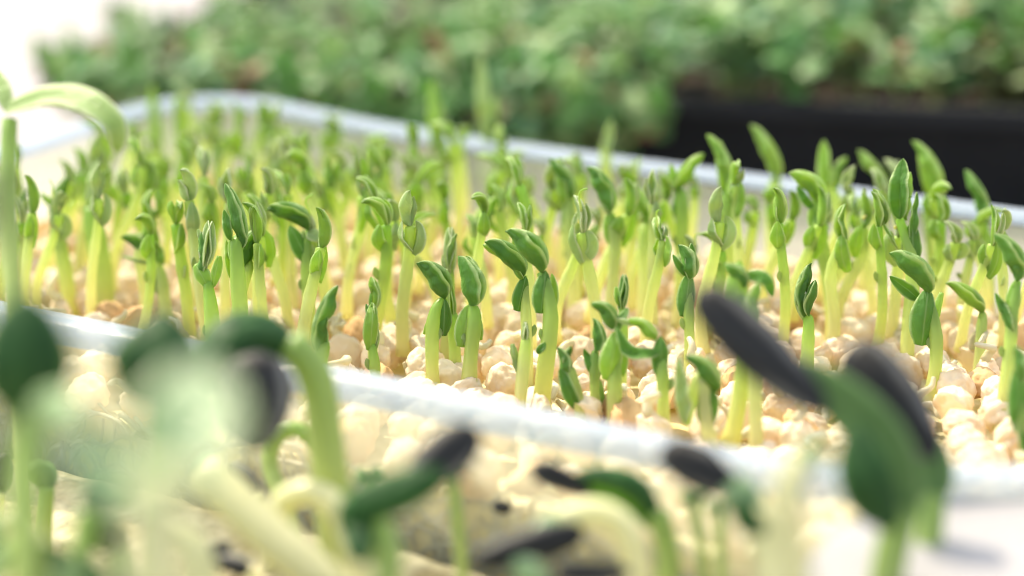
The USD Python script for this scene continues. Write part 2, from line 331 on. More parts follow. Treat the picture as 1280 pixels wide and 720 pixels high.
fl = trimesh.Trimesh(np.vstack([top, top - [0, 0, 0.0007]]), np.vstack([np.stack([A, C2, B], 1), np.stack([A, D, C2], 1), np.stack([A, B, C2], 1) + o, np.stack([A, C2, D], 1) + o, np.stack([loop, nxl, nxl + o], 1), np.stack([loop, nxl + o, loop + o], 1)]), process=False)
fl.fix_normals()
obj('hinge_flap', fl, 'flap_plastic', box, smooth=50, label='milky white hinge flap standing out from the near rim')

# root mat that fills the container under the seeds
mp, mn = round_rect(X0 + 0.0042, X1 - 0.0042, Y0 + 0.0042, Y1 - 0.0042, 0.014, step=0.002)
mp = bow(mp); mn = renormal(mp, mn)
side = []
zs = np.linspace(0.0012, 0.0165, 8)
V = np.zeros((len(mp), len(zs), 3))
for k, z in enumerate(zs):
    off = (meshkit.fbm(np.c_[mp * 260, np.full(len(mp), z * 260)], 3, 8) - .5) * 0.0016 - 0.0002
    V[:, k, :2] = mp + mn * off[:, None]; V[:, k, 2] = z
sidem = trimesh.Trimesh(V.reshape(-1, 3), sweep([(0, 0)] * len(zs), mp, mn).faces, process=False)
nM, K = len(mp), len(zs)
ii = np.arange(nM)[:, None]; jj = np.arange(K - 1)[None, :]; i2 = (ii + 1) % nM
fs = np.vstack([np.stack([(ii * K + jj).ravel(), (i2 * K + jj).ravel(), (i2 * K + jj + 1).ravel()], 1), np.stack([(ii * K + jj).ravel(), (i2 * K + jj + 1).ravel(), (ii * K + jj + 1).ravel()], 1)])
mat_v = [V.reshape(-1, 3)]; cen = len(mat_v[0])
capf = [[cen, i * K + K - 1, ((i + 1) % nM) * K + K - 1] for i in range(nM)] + [[cen + 1, ((i + 1) % nM) * K, i * K] for i in range(nM)]
mm = trimesh.Trimesh(np.vstack(mat_v + [[[0, 0, 0.0165], [0, 0, 0.0012]]]), np.vstack([fs, capf]), process=False)
rm = thing('root_mat', 'pale beige mat of tangled roots under the pea seeds in the clear container', 'root mat', (CC[0], CC[1], 0), (0, 0, ROT))
obj('mat', mm, 'root_mat', rm, smooth=40)
# fine roots pressed against the near wall
rts = []
for k in range(560):
    x = nrng.uniform(-0.11, 0.055); z0 = nrng.uniform(0.006, 0.0185); n_ = 7; a_ = nrng.normal(-1.57, .75); st_ = nrng.uniform(.0012, .0026)
    pts = [np.array([x, Y0 + nrng.uniform(.0026, .0042), z0])]
    for q in range(n_):
        a_ += nrng.normal(0, .38); p_ = pts[-1] + [st_ * math.cos(a_), nrng.normal(0, .0003), st_ * math.sin(a_)]
        p_[1] = max(p_[1], Y0 + .0036 - p_[2] * .06); p_[2] = min(max(p_[2], .0016), .0195); pts.append(p_)
    m, _ = frame_tube(spline(pts, 14), np.linspace(1, .5, 14) * nrng.uniform(.00018, .00046), 5); rts.append(m)
obj('fine_roots', trimesh.util.concatenate(rts), 'root', rm, kind='stuff')

# ------------------------------------------------------------------ pea seeds
def seed_mesh(s):
    m = trimesh.creation.icosphere(3, 0.0034)
    v = np.array(m.vertices); n = v / 0.0036
    v *= (1 + 0.16 * (meshkit.fbm(n * 1.6 + s * 7.1, 2, s) - .5) - 0.12 * np.exp(-((n[:, 0] - .8) ** 2 + n[:, 1] ** 2) * 6))[:, None]
    rs = np.random.default_rng(s + 40)
    v += n * (0.0011 * (meshkit.fbm(n * 2.7 + s * 3.3, 3, s + 20) - .5))[:, None]
    v -= n * (0.00045 * np.clip(1 - np.abs(meshkit.noise(n * 3.1 + s * 5.7, s + 60) - .5) * 9, 0, 1))[:, None]
    if s % 2: v[:, 2] = np.where(v[:, 2] < -.0008, -.0008 + (v[:, 2] + .0008) * .25, v[:, 2])
    v *= np.array([1.0, rs.uniform(.8, .95), rs.uniform(.74, .9)]) * rs.uniform(.9, 1.05); m.vertices = v
    return m
cls = UsdGeom.Scope.Define(stage, '/World/Looks/shapes')
def proto_scope(name):
    p = stage.CreateClassPrim('/World/Looks/shapes/' + name) if False else stage.CreateClassPrim('/' + name)
    return p
seed_protos = []
for s in range(6):
    p = stage.CreateClassPrim(f'/seed_shape_{s:03d}'); p.SetTypeName('Xform')
    obj('seed_coat', seed_mesh(s), 'pea_seed' if s < 5 else 'pea_seed_brown', p)
    if s in (1, 3, 4):
        m, uv = frame_tube(spline([(.0026, 0, 0), (.0042, .0006 * s - .001, .0008), (.0052, .001, .0022 - .0007 * s), (.0058, .0022, -.001)], 10), .00075 * np.linspace(1.1, .5, 10), 8); obj('radicle', m, 'root', p, uv=uv)
    seed_protos.append(p)
spots = []
ix = np.arange(X0 + 0.009, X1 - 0.008, 0.0062)
for r, y in enumerate(np.arange(Y0 + 0.0056, Y1 - 0.007, 0.0056)):
    for x in ix:
        if y < Y0 + .0052 + step_in(x) * .9: continue
        spots.append((x + (r % 2) * 0.0031 + nrng.normal(0, .0009), y + nrng.normal(0, .0008)))
vis = []
for x, y in spots:
    w = to_world(x, y, 0.0195); d = np.dot(w - CAM, FW); px = 640 + F * np.dot(w - CAM, RT) / d; py = 360 - F * np.dot(w - CAM, UP) / d
    if -400 < px < 2600: vis.append((d + (0 if -60 < px < 1340 else 9), x, y))
vis.sort()
extra = []
for k, (d, x, y) in enumerate(vis):
    z = 0.0188 + nrng.uniform(0, 0.0022)
    w = to_world(x, y, z); sc = nrng.uniform(.78, 1.0); rot = nrng.uniform(0, 360, 3)
    pi = 5 if nrng.random() < .13 else nrng.integers(0, 5)
    if k < 300: copy(seed_protos[pi], 'pea_seed', 'sprouted cream pea seed lying on the root mat in the clear container', 'seed', w, rot, sc, 'pea seeds in the clear container')
    else:
        m = seed_mesh(int(pi)).simplify_quadric_decimation(face_count=300) if False else seed_mesh(int(pi)); m.apply_scale(sc); m.apply_transform(trimesh.transformations.euler_matrix(*np.radians(rot))); m.apply_translation(w); extra.append(m)
if extra: obj('far_pea_seed_layer', trimesh.util.concatenate(extra), 'pea_seed', label='far part of the layer of pea seeds, blurred behind the shoots', cat='seeds', kind='stuff')

# ------------------------------------------------------------------ pea shoots placed one by one
def bed_y(d, zb=ZB): return 360 + F * ((CAM[2] - zb) / d - math.sin(PITCH)) / math.cos(PITCH)

hero_bases = []
def shoot(label, d, stem, r, leaves, sm='pea_stem', name='pea_shoot'):
    """stem: picture points from low to high; leaves: (kind, x0,y0, x1,y1, width, opts) from stalk to tip, all measured at distance d."""
    by = bed_y(d)
    st = [P(x, y, d) for x, y in stem]
    if stem[0][1] < by - 6: st = [P(stem[0][0] + (stem[0][0] - stem[-1][0]) * .12, by + 8, d)] + st
    base = st[0].copy(); hero_bases.append(base[:2])
    t = thing(name, label, 'pea shoot', base)
    if leaves and leaves[0][0] in 'cbo': st = st + [P(leaves[0][1], leaves[0][2], d + .0006)]
    pts = spline(st, 18) - base
    u = np.linspace(0, 1, 18)
    m, uv = frame_tube(pts, (r * d / F) * (1.08 - .2 * u - .3 * np.clip((u - .7) / .3, 0, 1) ** 1.5) * (1 + .06 * np.sin(u * 9 + d * 900) + .16 * np.exp(-((u - .62) / .03) ** 2) + .35 * np.exp(-u / .05)), 12)
    obj('stem', m, sm, t, uv=uv)
    if len(leaves) > 2 and (int(stem[0][0]) % 3):      # a small scale leaf low on the stem
        q = pts[7 + int(stem[0][0]) % 3]; sg = 1 if int(stem[0][0]) % 2 else -1; e = q + RT * sg * .0011 + UP * .0018 - FW * .0004
        m, uv = blade([q, (q + e) / 2 + RT * sg * .0003, e], .0011, unit(CAM - base), fold=-.6, seed=int(stem[0][0]), nu=9, nv=7, th=.0002); obj('scale_leaf', m, 'pea_leaf_pale', t, uv=uv)
    for k, L in enumerate(leaves):
        kind, x0, y0, x1, y1, w = L[:6]; o = dict(L[6]) if len(L) > 6 else {}
        dd = d + o.get('dd', 0) * .001; de = dd + o.get('de', 0) * .001
        a, b = P(x0, y0, dd), P(x1, y1, de)
        ax = unit(b - a); view = unit(CAM - (a + b) / 2); sd = unit(np.cross(ax, view))
        mid = (a + b) / 2 + sd * o.get('sb', 0) * np.linalg.norm(b - a) + view * o.get('bow', 0.06) * np.linalg.norm(b - a)
        W = .92 * w * dd / F * (.72 if kind in 'oc' and d > .325 else 1)
        seed = int(x0 * 7 + y1 * 3)
        mt = o.get('m', 'pea_leaf')
        if kind == 'c':      # a leaflet still folded shut: two halves seen from the side, margins towards sign
            sg = o.get('s', 1)
            m, uv = blade([a - base, mid - base, b - base], W * 1.75, view, fold=1.44, roll=-sg * 1.16, a=.8, b=.55, cup=.16, th=.0005, seed=seed, wob=.0008, nu=21, nv=13)
            obj('leaf', m, mt, t, uv=uv)
        elif kind == 'o':    # an open leaflet
            m, uv = blade([a - base, mid - base, b - base], W, view, fold=o.get('f', .45), roll=o.get('r', .25), a=.8, b=.6, seed=seed, wob=.0008, nu=19)
            obj('leaf', m, mt, t, uv=uv)
        elif kind == 's':    # a stipule clasping the stem
            m, uv = blade([b - base, mid - base, a - base], W, view, fold=-.55, roll=-o.get('r', .2), a=.78, b=.55, cup=.1, seed=seed, wob=.0003, base_w=.5)
            obj('stipule', m, mt, t, uv=uv)
        elif kind == 'b':    # a tight bud of two small leaves
            for q, sg in enumerate((-1, 1)):
                m, uv = blade([a - base + sd * sg * W * .12, mid - base + sd * sg * W * .22, b - base - sd * sg * W * (.05 + .1 * q)], W * 1.35, view, fold=1.1, roll=sg * .85, a=.75, b=.6, seed=seed + q, wob=.0004)
                obj('bud_leaf', m, mt, t, uv=uv)
    return t

FR, PA = {'m': 'pea_leaf_fresh'}, {'m': 'pea_leaf_pale'}
def K(base=None, **k): return {**(base or {}), **k}

SHOOTS = [
 ('blunt dark leaved pea shoot leaning left, left one of the sharp middle pair', .2965, [(541, 486), (540, 440), (546, 385)], 8.5,
  [('c', 556, 374, 521, 329, 31, K(s=1)), ('c', 560, 352, 526, 334, 14, K(FR, s=1, dd=2)), ('s', 556, 374, 554, 420, 27, K(s=1)), ('s', 543, 390, 530, 418, 9, K(FR, dd=3))]),
 ('pea shoot with broad upright leaf, right one of the sharp middle pair', .2945, [(586, 490), (589, 440), (592, 388)], 9.5,
  [('c', 588, 384, 573, 320, 33, K(s=1, bow=.1)), ('c', 592, 372, 583, 320, 20, K(FR, s=1, dd=2)), ('s', 587, 380, 577, 434, 31, K(FR)), ('s', 592, 384, 600, 425, 16, K(FR, r=-.8, dd=2))]),
 ('short pale pea stem standing between the sharp pair near the middle', .301, [(570, 478), (568, 430), (566, 395)], 8, [('b', 566, 398, 563, 352, 14, K(FR))]),
 ('pea shoot with a pale wrinkled closed bud above the sharp pair near the middle', .309, [(556, 455), (560, 390), (561, 338)], 7.5,
  [('b', 561, 345, 564, 284, 22, K(PA)), ('c', 563, 338, 571, 292, 12, K(FR, s=-1, dd=-1)), ('s', 560, 350, 555, 318, 14, K(PA))]),
 ('pea shoot with two dark leaves nodding left beside the tallest sharp middle shoot', .2975, [(661, 498), (659, 440), (657, 385)], 7,
  [('c', 655, 345, 606, 302, 27, K(s=1)), ('c', 640, 330, 604, 306, 16, K(FR, s=1, dd=2)), ('s', 657, 345, 647, 389, 25, K()), ('o', 654, 350, 640, 330, 10, K(FR))], 'pea_stem_pale'),
 ('thick sharp pea shoot in the middle with a long bean shaped leaf pointing up left', .2915, [(676, 510), (683, 450), (688, 388)], 10.5,
  [('c', 677, 341, 632, 289, 34, K(s=1, bow=.1)), ('c', 682, 335, 650, 296, 18, K(FR, s=1, dd=2)), ('s', 682, 338, 676, 392, 32, K()), ('s', 690, 342, 690, 388, 18, K(FR, r=-.7, dd=2))]),
 ('low pea shoot stub with tiny yellow green tips left of the thick middle shoot', .2895, [(650, 505), (654, 460), (657, 425)], 8, [('b', 656, 428, 657, 402, 12, K(PA)), ('s', 648, 470, 640, 430, 12, K(PA)), ('o', 672, 442, 682, 428, 12, K())], 'pea_stem_pale'),
 ('small twisted dark green pea shoot leaning left just behind the near rim', .2845, [(726, 522), (722, 495), (712, 462)], 7,
  [('o', 722, 512, 700, 460, 23, K(bow=.12, r=.5)), ('c', 708, 470, 696, 434, 16, K(s=1)), ('c', 712, 462, 713, 433, 12, K(s=-1)), ('s', 726, 515, 715, 480, 14, K())]),
 ('slim dark pea shoot hugging the left side of the nodding cluster', .2865, [(747, 524), (744, 490), (743, 450)], 7,
  [('c', 744, 440, 741, 398, 20, K(s=1)), ('o', 742, 470, 730, 436, 12, K()), ('s', 745, 440, 745, 478, 18, K()), ('s', 750, 475, 752, 512, 13, K(FR))]),
 ('pea shoot with pale pot shaped stipule in the middle of the nodding cluster', .2835, [(768, 528), (768, 490), (770, 440)], 9.5,
  [('s', 772, 412, 760, 476, 36, K(FR, bow=.18)), ('c', 765, 412, 740, 378, 24, K(s=1)), ('o', 770, 415, 785, 385, 16, K()), ('s', 778, 420, 777, 470, 17, K(FR, r=-.7, dd=2))]),
 ('pea shoot tipped with a small curled sharp bud above the nodding cluster', .2885, [(777, 500), (778, 440), (778, 386)], 6.5,
  [('b', 777, 388, 781, 343, 18, K()), ('o', 776, 384, 770, 358, 12, K(FR)), ('s', 778, 395, 774, 372, 12, K())]),
 ('pea shoot with an arched hanging leaf, right of the nodding cluster', .2805, [(829, 540), (829, 500), (828, 466)], 8,
  [('o', 826, 440, 770, 408, 24, K(sb=-.32, bow=.1, r=-.5, f=.7)), ('c', 820, 425, 786, 398, 16, K(FR, s=1, dd=1)), ('s', 826, 420, 826, 472, 27, K()), ('o', 806, 400, 768, 398, 10, K(PA, dd=2, sb=-.1))]),
 ('upright pea shoot with glossy leaves stacked over its stem left of the large grey hull', .3015, [(862, 470), (862, 430), (861, 390)], 7,
  [('c', 860, 350, 848, 306, 24, K(s=1)), ('o', 862, 350, 864, 304, 20, K(r=-.6)), ('s', 862, 340, 856, 396, 30, K()), ('o', 858, 345, 841, 318, 12, K())]),
 ('short pea shoot with bright backlit leaf around a dark one, under the grey hull', .2725, [(888, 556), (882, 520), (876, 470)], 9,
  [('o', 858, 530, 850, 446, 26, K(PA, bow=.05, r=.6)), ('c', 895, 490, 856, 446, 28, K(s=1, bow=.15)), ('s', 888, 480, 884, 535, 36, K()), ('o', 895, 495, 878, 450, 14, K(FR, dd=2))], 'pea_stem_pale'),
 ('stout leaning pea shoot half hidden behind the large grey hull', .2755, [(912, 556), (926, 490), (930, 410), (926, 370)], 10.5,
  [('s', 925, 325, 920, 390, 36, K(FR)), ('o', 930, 345, 966, 372, 22, K(sb=-.25)), ('c', 930, 360, 905, 330, 20, K(s=1))]),
 ('pale straight pea stem rising to the right of the stout leaning shoot', .2735, [(945, 560), (944, 500), (941, 430)], 9, [('c', 941, 435, 950, 352, 24, K(FR, s=-1)), ('s', 941, 420, 935, 370, 18, K(FR))], 'pea_stem_pale'),
 ('pea shoot with a single pointed folded leaf between the two large hulls', .2985, [(1008, 470), (1010, 430), (1010, 398)], 8.5,
  [('c', 1008, 398, 1014, 329, 22, K(s=-1)), ('o', 1006, 402, 1000, 345, 18, K(PA)), ('c', 1012, 395, 1019, 350, 13, K(s=-1, dd=-1)), ('s', 1008, 400, 1004, 370, 16, K(FR))]),
 ('tallest sharp pea shoot at the right, upright pointed leaf and tiny side leaf', .3045, [(1132, 470), (1137, 400), (1140, 330)], 9,
  [('o', 1124, 274, 1129, 198, 35, K(s=1, f=.6, r=.45)), ('c', 1134, 275, 1138, 215, 18, K(FR, s=-1, dd=2)), ('c', 1106, 280, 1091, 236, 15, K(FR, s=1)), ('o', 1122, 310, 1104, 280, 8, K(FR, f=.9)), ('s', 1140, 278, 1142, 330, 32, K()), ('o', 1138, 300, 1146, 240, 16, K(r=-.7))]),
 ('pea shoot with dark leaf over a large rounded stipule right of the black hull', .2945, [(1160, 508), (1168, 470), (1170, 425)], 8.5,
  [('c', 1160, 368, 1112, 316, 33, K(s=1, bow=.1)), ('o', 1150, 375, 1112, 345, 20, K(dd=2)), ('s', 1160, 360, 1152, 432, 44, K(bow=.12)), ('s', 1166, 420, 1178, 366, 16, K(FR, r=-.6, dd=2)), ('o', 1166, 470, 1168, 488, 8, K(FR))]),
 ('thin pea shoot with a yellowish leaf reaching left in the gap at the right', .307, [(1214, 520), (1224, 450), (1228, 396)], 7,
  [('c', 1228, 392, 1182, 354, 22, K(FR, s=1)), ('s', 1228, 390, 1226, 425, 16, K(PA))], 'pea_stem_pale'),
 ('pea shoot at the right edge with a broad leaf above several tiny leaflets', .284, [(1252, 520), (1262, 440), (1268, 372)], 8,
  [('c', 1272, 352, 1243, 292, 29, K(s=1)), ('o', 1262, 400, 1244, 366, 14, K()), ('c', 1264, 420, 1250, 376, 15, K(s=1)), ('s', 1270, 350, 1266, 392, 24, K(FR)), ('o', 1272, 345, 1262, 318, 14, K(FR))]),
 ('dark leaved pea shoot cut by the right edge just above the rim', .266, [(1286, 590), (1282, 550), (1276, 500)], 9,
  [('s', 1274, 450, 1274, 540, 34, K()), ('o', 1276, 520, 1288, 590, 22, K()), ('c', 1274, 480, 1268, 432, 20, K(s=1))]),
 ('pea shoot with ragged pale buds left of the tallest pair at the left', .2945, [(266, 460), (265, 400), (259, 350)], 9.5,
  [('s', 262, 362, 244, 330, 26, K(FR, bow=.2)), ('b', 256, 335, 264, 276, 26, K(PA)), ('c', 248, 345, 252, 290, 14, K(s=1)), ('s', 266, 360, 274, 320, 17, K(FR)), ('o', 252, 300, 247, 286, 7, K(PA))]),
 ('tall slim pea shoot with a narrow folded tip, sharpest one at the left', .2965, [(303, 460), (301, 400), (296, 300)], 9.5,
  [('c', 300, 312, 281, 229, 21, K(s=1)), ('o', 288, 300, 280, 262, 14, K()), ('s', 296, 338, 290, 296, 22, K(FR)), ('o', 290, 350, 283, 300, 12, K(FR, dd=2))]),
 ('pea shoot with a dark leaf pointing up right just behind the sharpest left shoot', .303, [(292, 440), (300, 370), (312, 330)], 7, [('c', 306, 335, 328, 284, 24, K(s=-1)), ('s', 306, 345, 314, 300, 14, K(FR))], 'pea_stem_pale'),
 ('pea shoot with flat dark leaf reaching left, between left pair and middle pair', .311, [(386, 440), (386, 380), (383, 320)], 8,
  [('c', 386, 288, 333, 262, 30, K(s=1)), ('s', 362, 282, 386, 328, 28, K(bow=.1)), ('o', 384, 290, 402, 300, 20, K(PA)), ('c', 400, 345, 398, 315, 11, K(FR))]),
 ('leaf tip of a pea shoot standing alone upright above the near rim at the left', .2885, [(402, 452), (404, 438), (406, 430)], 8,
  [('c', 401, 442, 422, 357, 24, K(s=-1)), ('o', 398, 420, 412, 366, 18, K(FR)), ('s', 402, 446, 402, 405, 20, K())]),
 ('small pea shoot with one oval bud, left of the middle pair', .2955, [(470, 482), (468, 455), (465, 430)], 7, [('s', 466, 378, 463, 438, 25, K(FR, bow=.2)), ('c', 466, 440, 458, 380, 14, K(s=1, dd=1)), ('c', 462, 400, 464, 378, 12, K(FR))]),
 ('little green bud of a pea shoot just behind the oval bud', .304, [(466, 455), (465, 410), (464, 385)], 6, [('c', 464, 388, 464, 346, 16, K(FR, s=1)), ('s', 464, 388, 467, 362, 12, K())]),
 ('soft focus pea shoot with a long oval leaf pointing left at the far left', .322, [(212, 440), (206, 380), (202, 350)], 8,
  [('c', 196, 325, 151, 297, 24, K(s=1)), ('o', 205, 330, 178, 290, 20, K(FR)), ('s', 188, 330, 200, 366, 22, K()), ('o', 190, 330, 152, 320, 8, K(PA))], 'pea_stem_pale'),
 ('soft focus pea shoot with one small dark leaf above the oval left leaf', .335, [(200, 400), (196, 330), (184, 285)], 7, [('c', 182, 285, 202, 260, 18, K(s=-1)), ('s', 186, 292, 190, 318, 13, K(FR))], 'pea_stem_pale'),
 ('soft focus pea shoot with stacked dark leaves near the left edge', .338, [(34, 400), (28, 340), (27, 300)], 8, [('c', 27, 275, 36, 236, 22, K(s=-1)), ('s', 28, 272, 26, 308, 22, K())], 'pea_stem_pale'),
 ('soft focus pea shoot with thick yellow green stem and pale hood at the left', .332, [(132, 410), (127, 340), (114, 262)], 13, [('o', 116, 270, 122, 200, 34, K(PA, r=.6)), ('c', 112, 262, 136, 212, 20, K(FR, s=-1))]),
 ('soft focus leaning pea shoot with dark nodding head at the left', .334, [(88, 395), (80, 330), (68, 262)], 9, [('c', 70, 275, 86, 220, 24, K(s=-1)), ('s', 70, 270, 74, 310, 24, K()), ('o', 72, 262, 50, 240, 16, K(FR))]),
 ('soft focus pea shoot with a long leaf bent to the right, behind the grey hull', .335, [(915, 380), (912, 320), (908, 250)], 9, [('c', 910, 235, 884, 168, 28, K(FR, s=1)), ('o', 908, 250, 900, 175, 24, K(FR)), ('s', 910, 240, 912, 290, 24, K())]),
 ('soft focus pea shoot with a large hooded leaf leaning left, right of the middle', .318, [(1042, 430), (1034, 340), (1022, 280)], 9,
  [('c', 1026, 258, 986, 216, 30, K(FR, s=1)), ('s', 1020, 248, 1022, 292, 28, K(FR)), ('o', 1016, 262, 996, 232, 14, K())]),
 ('pea shoot with light broad leaf against the black tray, right of the middle', .345, [(1062, 400), (1056, 320), (1040, 240)], 9, [('o', 1034, 238, 1030, 175, 34, K(FR, f=.7, r=.5)), ('c', 1044, 240, 1058, 196, 22, K(FR, s=-1))], 'pea_stem_pale'),
 ('pea shoot with bowed pale stem and slanting leaf against the black tray', .347, [(1078, 400), (1098, 320), (1104, 250)], 9, [('c', 1106, 248, 1072, 188, 26, K(FR, s=1)), ('s', 1104, 246, 1098, 285, 20, K())], 'pea_stem_pale'),
 ('tall pea shoot with long leaf slanting left against the black tray at the right', .341, [(1172, 400), (1168, 330), (1166, 250)], 10, [('c', 1172, 246, 1140, 176, 32, K(FR, s=1)), ('o', 1166, 250, 1150, 190, 22, K(FR, dd=2)), ('s', 1166, 240, 1164, 290, 26, K(FR))]),
 ('rightmost pea shoot standing against the black tray, with a dark slanting leaf', .333, [(1234, 400), (1232, 330), (1228, 284)], 9, [('c', 1232, 284, 1206, 212, 26, K(s=1)), ('s', 1230, 280, 1238, 320, 22, K(FR))]),
 ('pea shoot with leaf slanting left at the left end of the black front', .352, [(968, 390), (966, 310), (968, 235)], 9, [('c', 972, 225, 938, 156, 28, K(FR, s=1)), ('s', 968, 220, 966, 260, 22, K(FR))], 'pea_stem_pale'),
 ('soft focus pea shoot with nodding leaf left of the hooded right one', .33, [(850, 400), (852, 300), (850, 240)], 8, [('c', 846, 242, 880, 192, 26, K(FR, s=-1)), ('o', 848, 240, 838, 205, 20, K(FR)), ('s', 850, 235, 848, 275, 20, K())]),
 ('soft focus pea shoot, right one of two above the nodding cluster', .326, [(800, 430), (806, 340), (806, 285)], 8, [('c', 810, 280, 778, 226, 30, K(FR, s=1)), ('s', 808, 280, 810, 318, 22, K(FR))], 'pea_stem_pale'),
 ('soft focus long leaved pea shoot, left one of two above the nodding cluster', .321, [(762, 440), (766, 350), (768, 300)], 8, [('c', 760, 268, 734, 208, 26, K(s=1)), ('s', 762, 262, 768, 308, 28, K(FR)), ('o', 762, 270, 742, 214, 14, K(PA))], 'pea_stem_pale'),
 ('soft focus pea shoot with pale tipped hood above the long bean shaped middle leaf', .33, [(718, 420), (716, 330), (712, 270)], 9, [('c', 714, 250, 686, 198, 28, K(s=1)), ('o', 706, 255, 698, 196, 24, K(FR)), ('s', 714, 250, 710, 290, 26, K(FR))], 'pea_stem_pale'),
 ('soft focus pea shoot with leaf slanting right above the pale wrinkled bud', .327, [(585, 420), (592, 340), (596, 300)], 8, [('c', 594, 298, 626, 244, 24, K(FR, s=-1)), ('s', 596, 300, 598, 330, 18, K(FR)), ('o', 596, 305, 588, 268, 14, K(PA))], 'pea_stem_pale'),
 ('tall blurred pale pea shoot rising above the far rim near the middle', .392, [(612, 300), (614, 220), (612, 190)], 9, [('o', 612, 195, 600, 66, 30, K(PA)), ('c', 614, 200, 622, 120, 24, K(FR, s=-1)), ('s', 614, 190, 606, 230, 24, K(FR))]),
 ('blurred pale pea shoot with a light hood left of the tallest blurred one', .388, [(552, 300), (550, 230), (548, 200)], 9, [('o', 548, 205, 540, 96, 28, K(FR)), ('o', 548, 215, 552, 130, 24, K(PA))]),
 ('blurred pea shoot with a narrow whitish leaf crossing the far rim left of the middle', .36, [(462, 350), (460, 270), (458, 240)], 8, [('o', 460, 245, 458, 170, 18, K(PA)), ('c', 466, 250, 470, 185, 18, K(FR, s=-1))], 'pea_stem_pale'),
 ('blurred light green pea shoot tip over the far left corner of the rim', .40, [(196, 290), (196, 210), (194, 150)], 9, [('o', 195, 160, 190, 104, 22, K(FR))]),
 ('blurred slim round headed pea shoot over the far rim right of middle', .375, [(760, 320), (758, 240), (757, 190)], 8, [('o', 757, 195, 764, 150, 20, K(PA)), ('s', 757, 200, 756, 175, 16, K(FR))], 'pea_stem_pale'),
]
for S in SHOOTS: shoot(*S)

# ------------------------------------------------------------------ the crowd of pea shoots behind: eight kinds, copied
pea_top = {}
def pea_proto(k):
    r = random.Random(100 + k); p = stage.CreateClassPrim(f'/pea_shoot_kind_{k:03d}'); p.SetTypeName('Xform')
    h = r.uniform(.0140, .0185); sgn = 1 if r.random() < .3 else -1
    lean = np.array([r.uniform(-.004, .004), r.uniform(-.003, .003), 0])
    pts = [(0, 0, 0), lean * .15 + [r.uniform(-.0012, .0012), 0, h * .35], lean * .7 + [r.uniform(-.0008, .0008), 0, h * .75], lean + [sgn * r.uniform(0, .0012), 0, h]]
    u = np.linspace(0, 1, 16)
    m, uv = frame_tube(spline(pts, 16), .00080 * (1.1 - .25 * u + .3 * np.exp(-u / .06) + .14 * np.exp(-((u - .6) / .05) ** 2)), 9)
    obj('stem', m, 'pea_stem_pale' if k % 4 else 'pea_stem', p, uv=uv)
    top = np.array(pts[-1]); face = unit([r.uniform(-.5, .5), -1, .2])
    lm = ['pea_leaf_fresh', 'pea_leaf_pale', 'pea_leaf_fresh', 'pea_leaf_pale', 'pea_leaf_fresh'][k % 5]
    L = r.uniform(.0046, .0062); nod = r.uniform(.05, .55) if k % 5 else .9
    tip = top + np.array([sgn * L * nod * .75, -.001 * nod, L * (1 - .45 * nod)]); pea_top[k] = max(tip[2], top[2]) + .0006
    mid = (top + tip) / 2 + np.array([-sgn * .0004, 0, .0009 * nod])
    W = r.uniform(.0022, .0029)
    m, uv = blade([top, mid, tip], W, face, fold=1.36, roll=sgn * 1.12, a=.8, b=.55, cup=.16, th=.0006, seed=k, wob=.0006); obj('leaf', m, lm, p, uv=uv)
    tip2 = top + (tip - top) * r.uniform(.7, .95) + [-sgn * r.uniform(.0002, .0018), .001, r.uniform(-.0006, .0012)]
    m, uv = blade([top, (top + tip2) / 2 + [0, .0005, .0003], tip2], W * .8, face, fold=1.25, roll=sgn * .7, a=.8, b=.55, th=.0005, seed=k + 9, wob=.0006); obj('leaf', m, 'pea_leaf_pale' if k % 2 else lm, p, uv=uv)
    for q, sg in enumerate((-1, 1)[:1 + k % 2]):
        b0 = top - [0, 0, r.uniform(.0028, .0045)]; e = top + [sg * .0007, -.0008 + .0012 * q, r.uniform(0, .0012)]
        m, uv = blade([b0, (b0 + e) / 2 + [sg * .0007, -.0007 + .001 * q, 0], e], r.uniform(.0020, .0027), unit(face + [sg * .5, 0, 0]), fold=-.55, a=.78, b=.55, seed=k + 5 + q, base_w=.5, wob=.0004); obj('stipule', m, lm, p, uv=uv)
    if k % 3 == 0:
        q0 = np.array(spline(pts, 16)[8]); e = q0 + [sgn * .0012, -.0004, .0018]
        m, uv = blade([q0, (q0 + e) / 2 + [sgn * .0003, 0, 0], e], .0011, face, fold=-.5, nu=9, nv=7, th=.0002, seed=k); obj('scale_leaf', m, 'pea_leaf_pale', p, uv=uv)
    if k % 4 == 1:
        t0 = top + (tip - top) * .3; m, uv = frame_tube(spline([t0, t0 + [-sgn * .0012, -.0005, .0018], t0 + [-sgn * .001, -.0006, .0036], t0 + [-sgn * .0022, -.0002, .0042]], 10), np.linspace(.00022, .0001, 10), 5); obj('tendril', m, 'pea_stem', p, uv=uv)
    return p
def onz_height(px, py, d): return P(px, py, d)[2]
pea_protos = [pea_proto(k) for k in range(16)]
placed = [np.array(b) for b in hero_bases]
count = 0
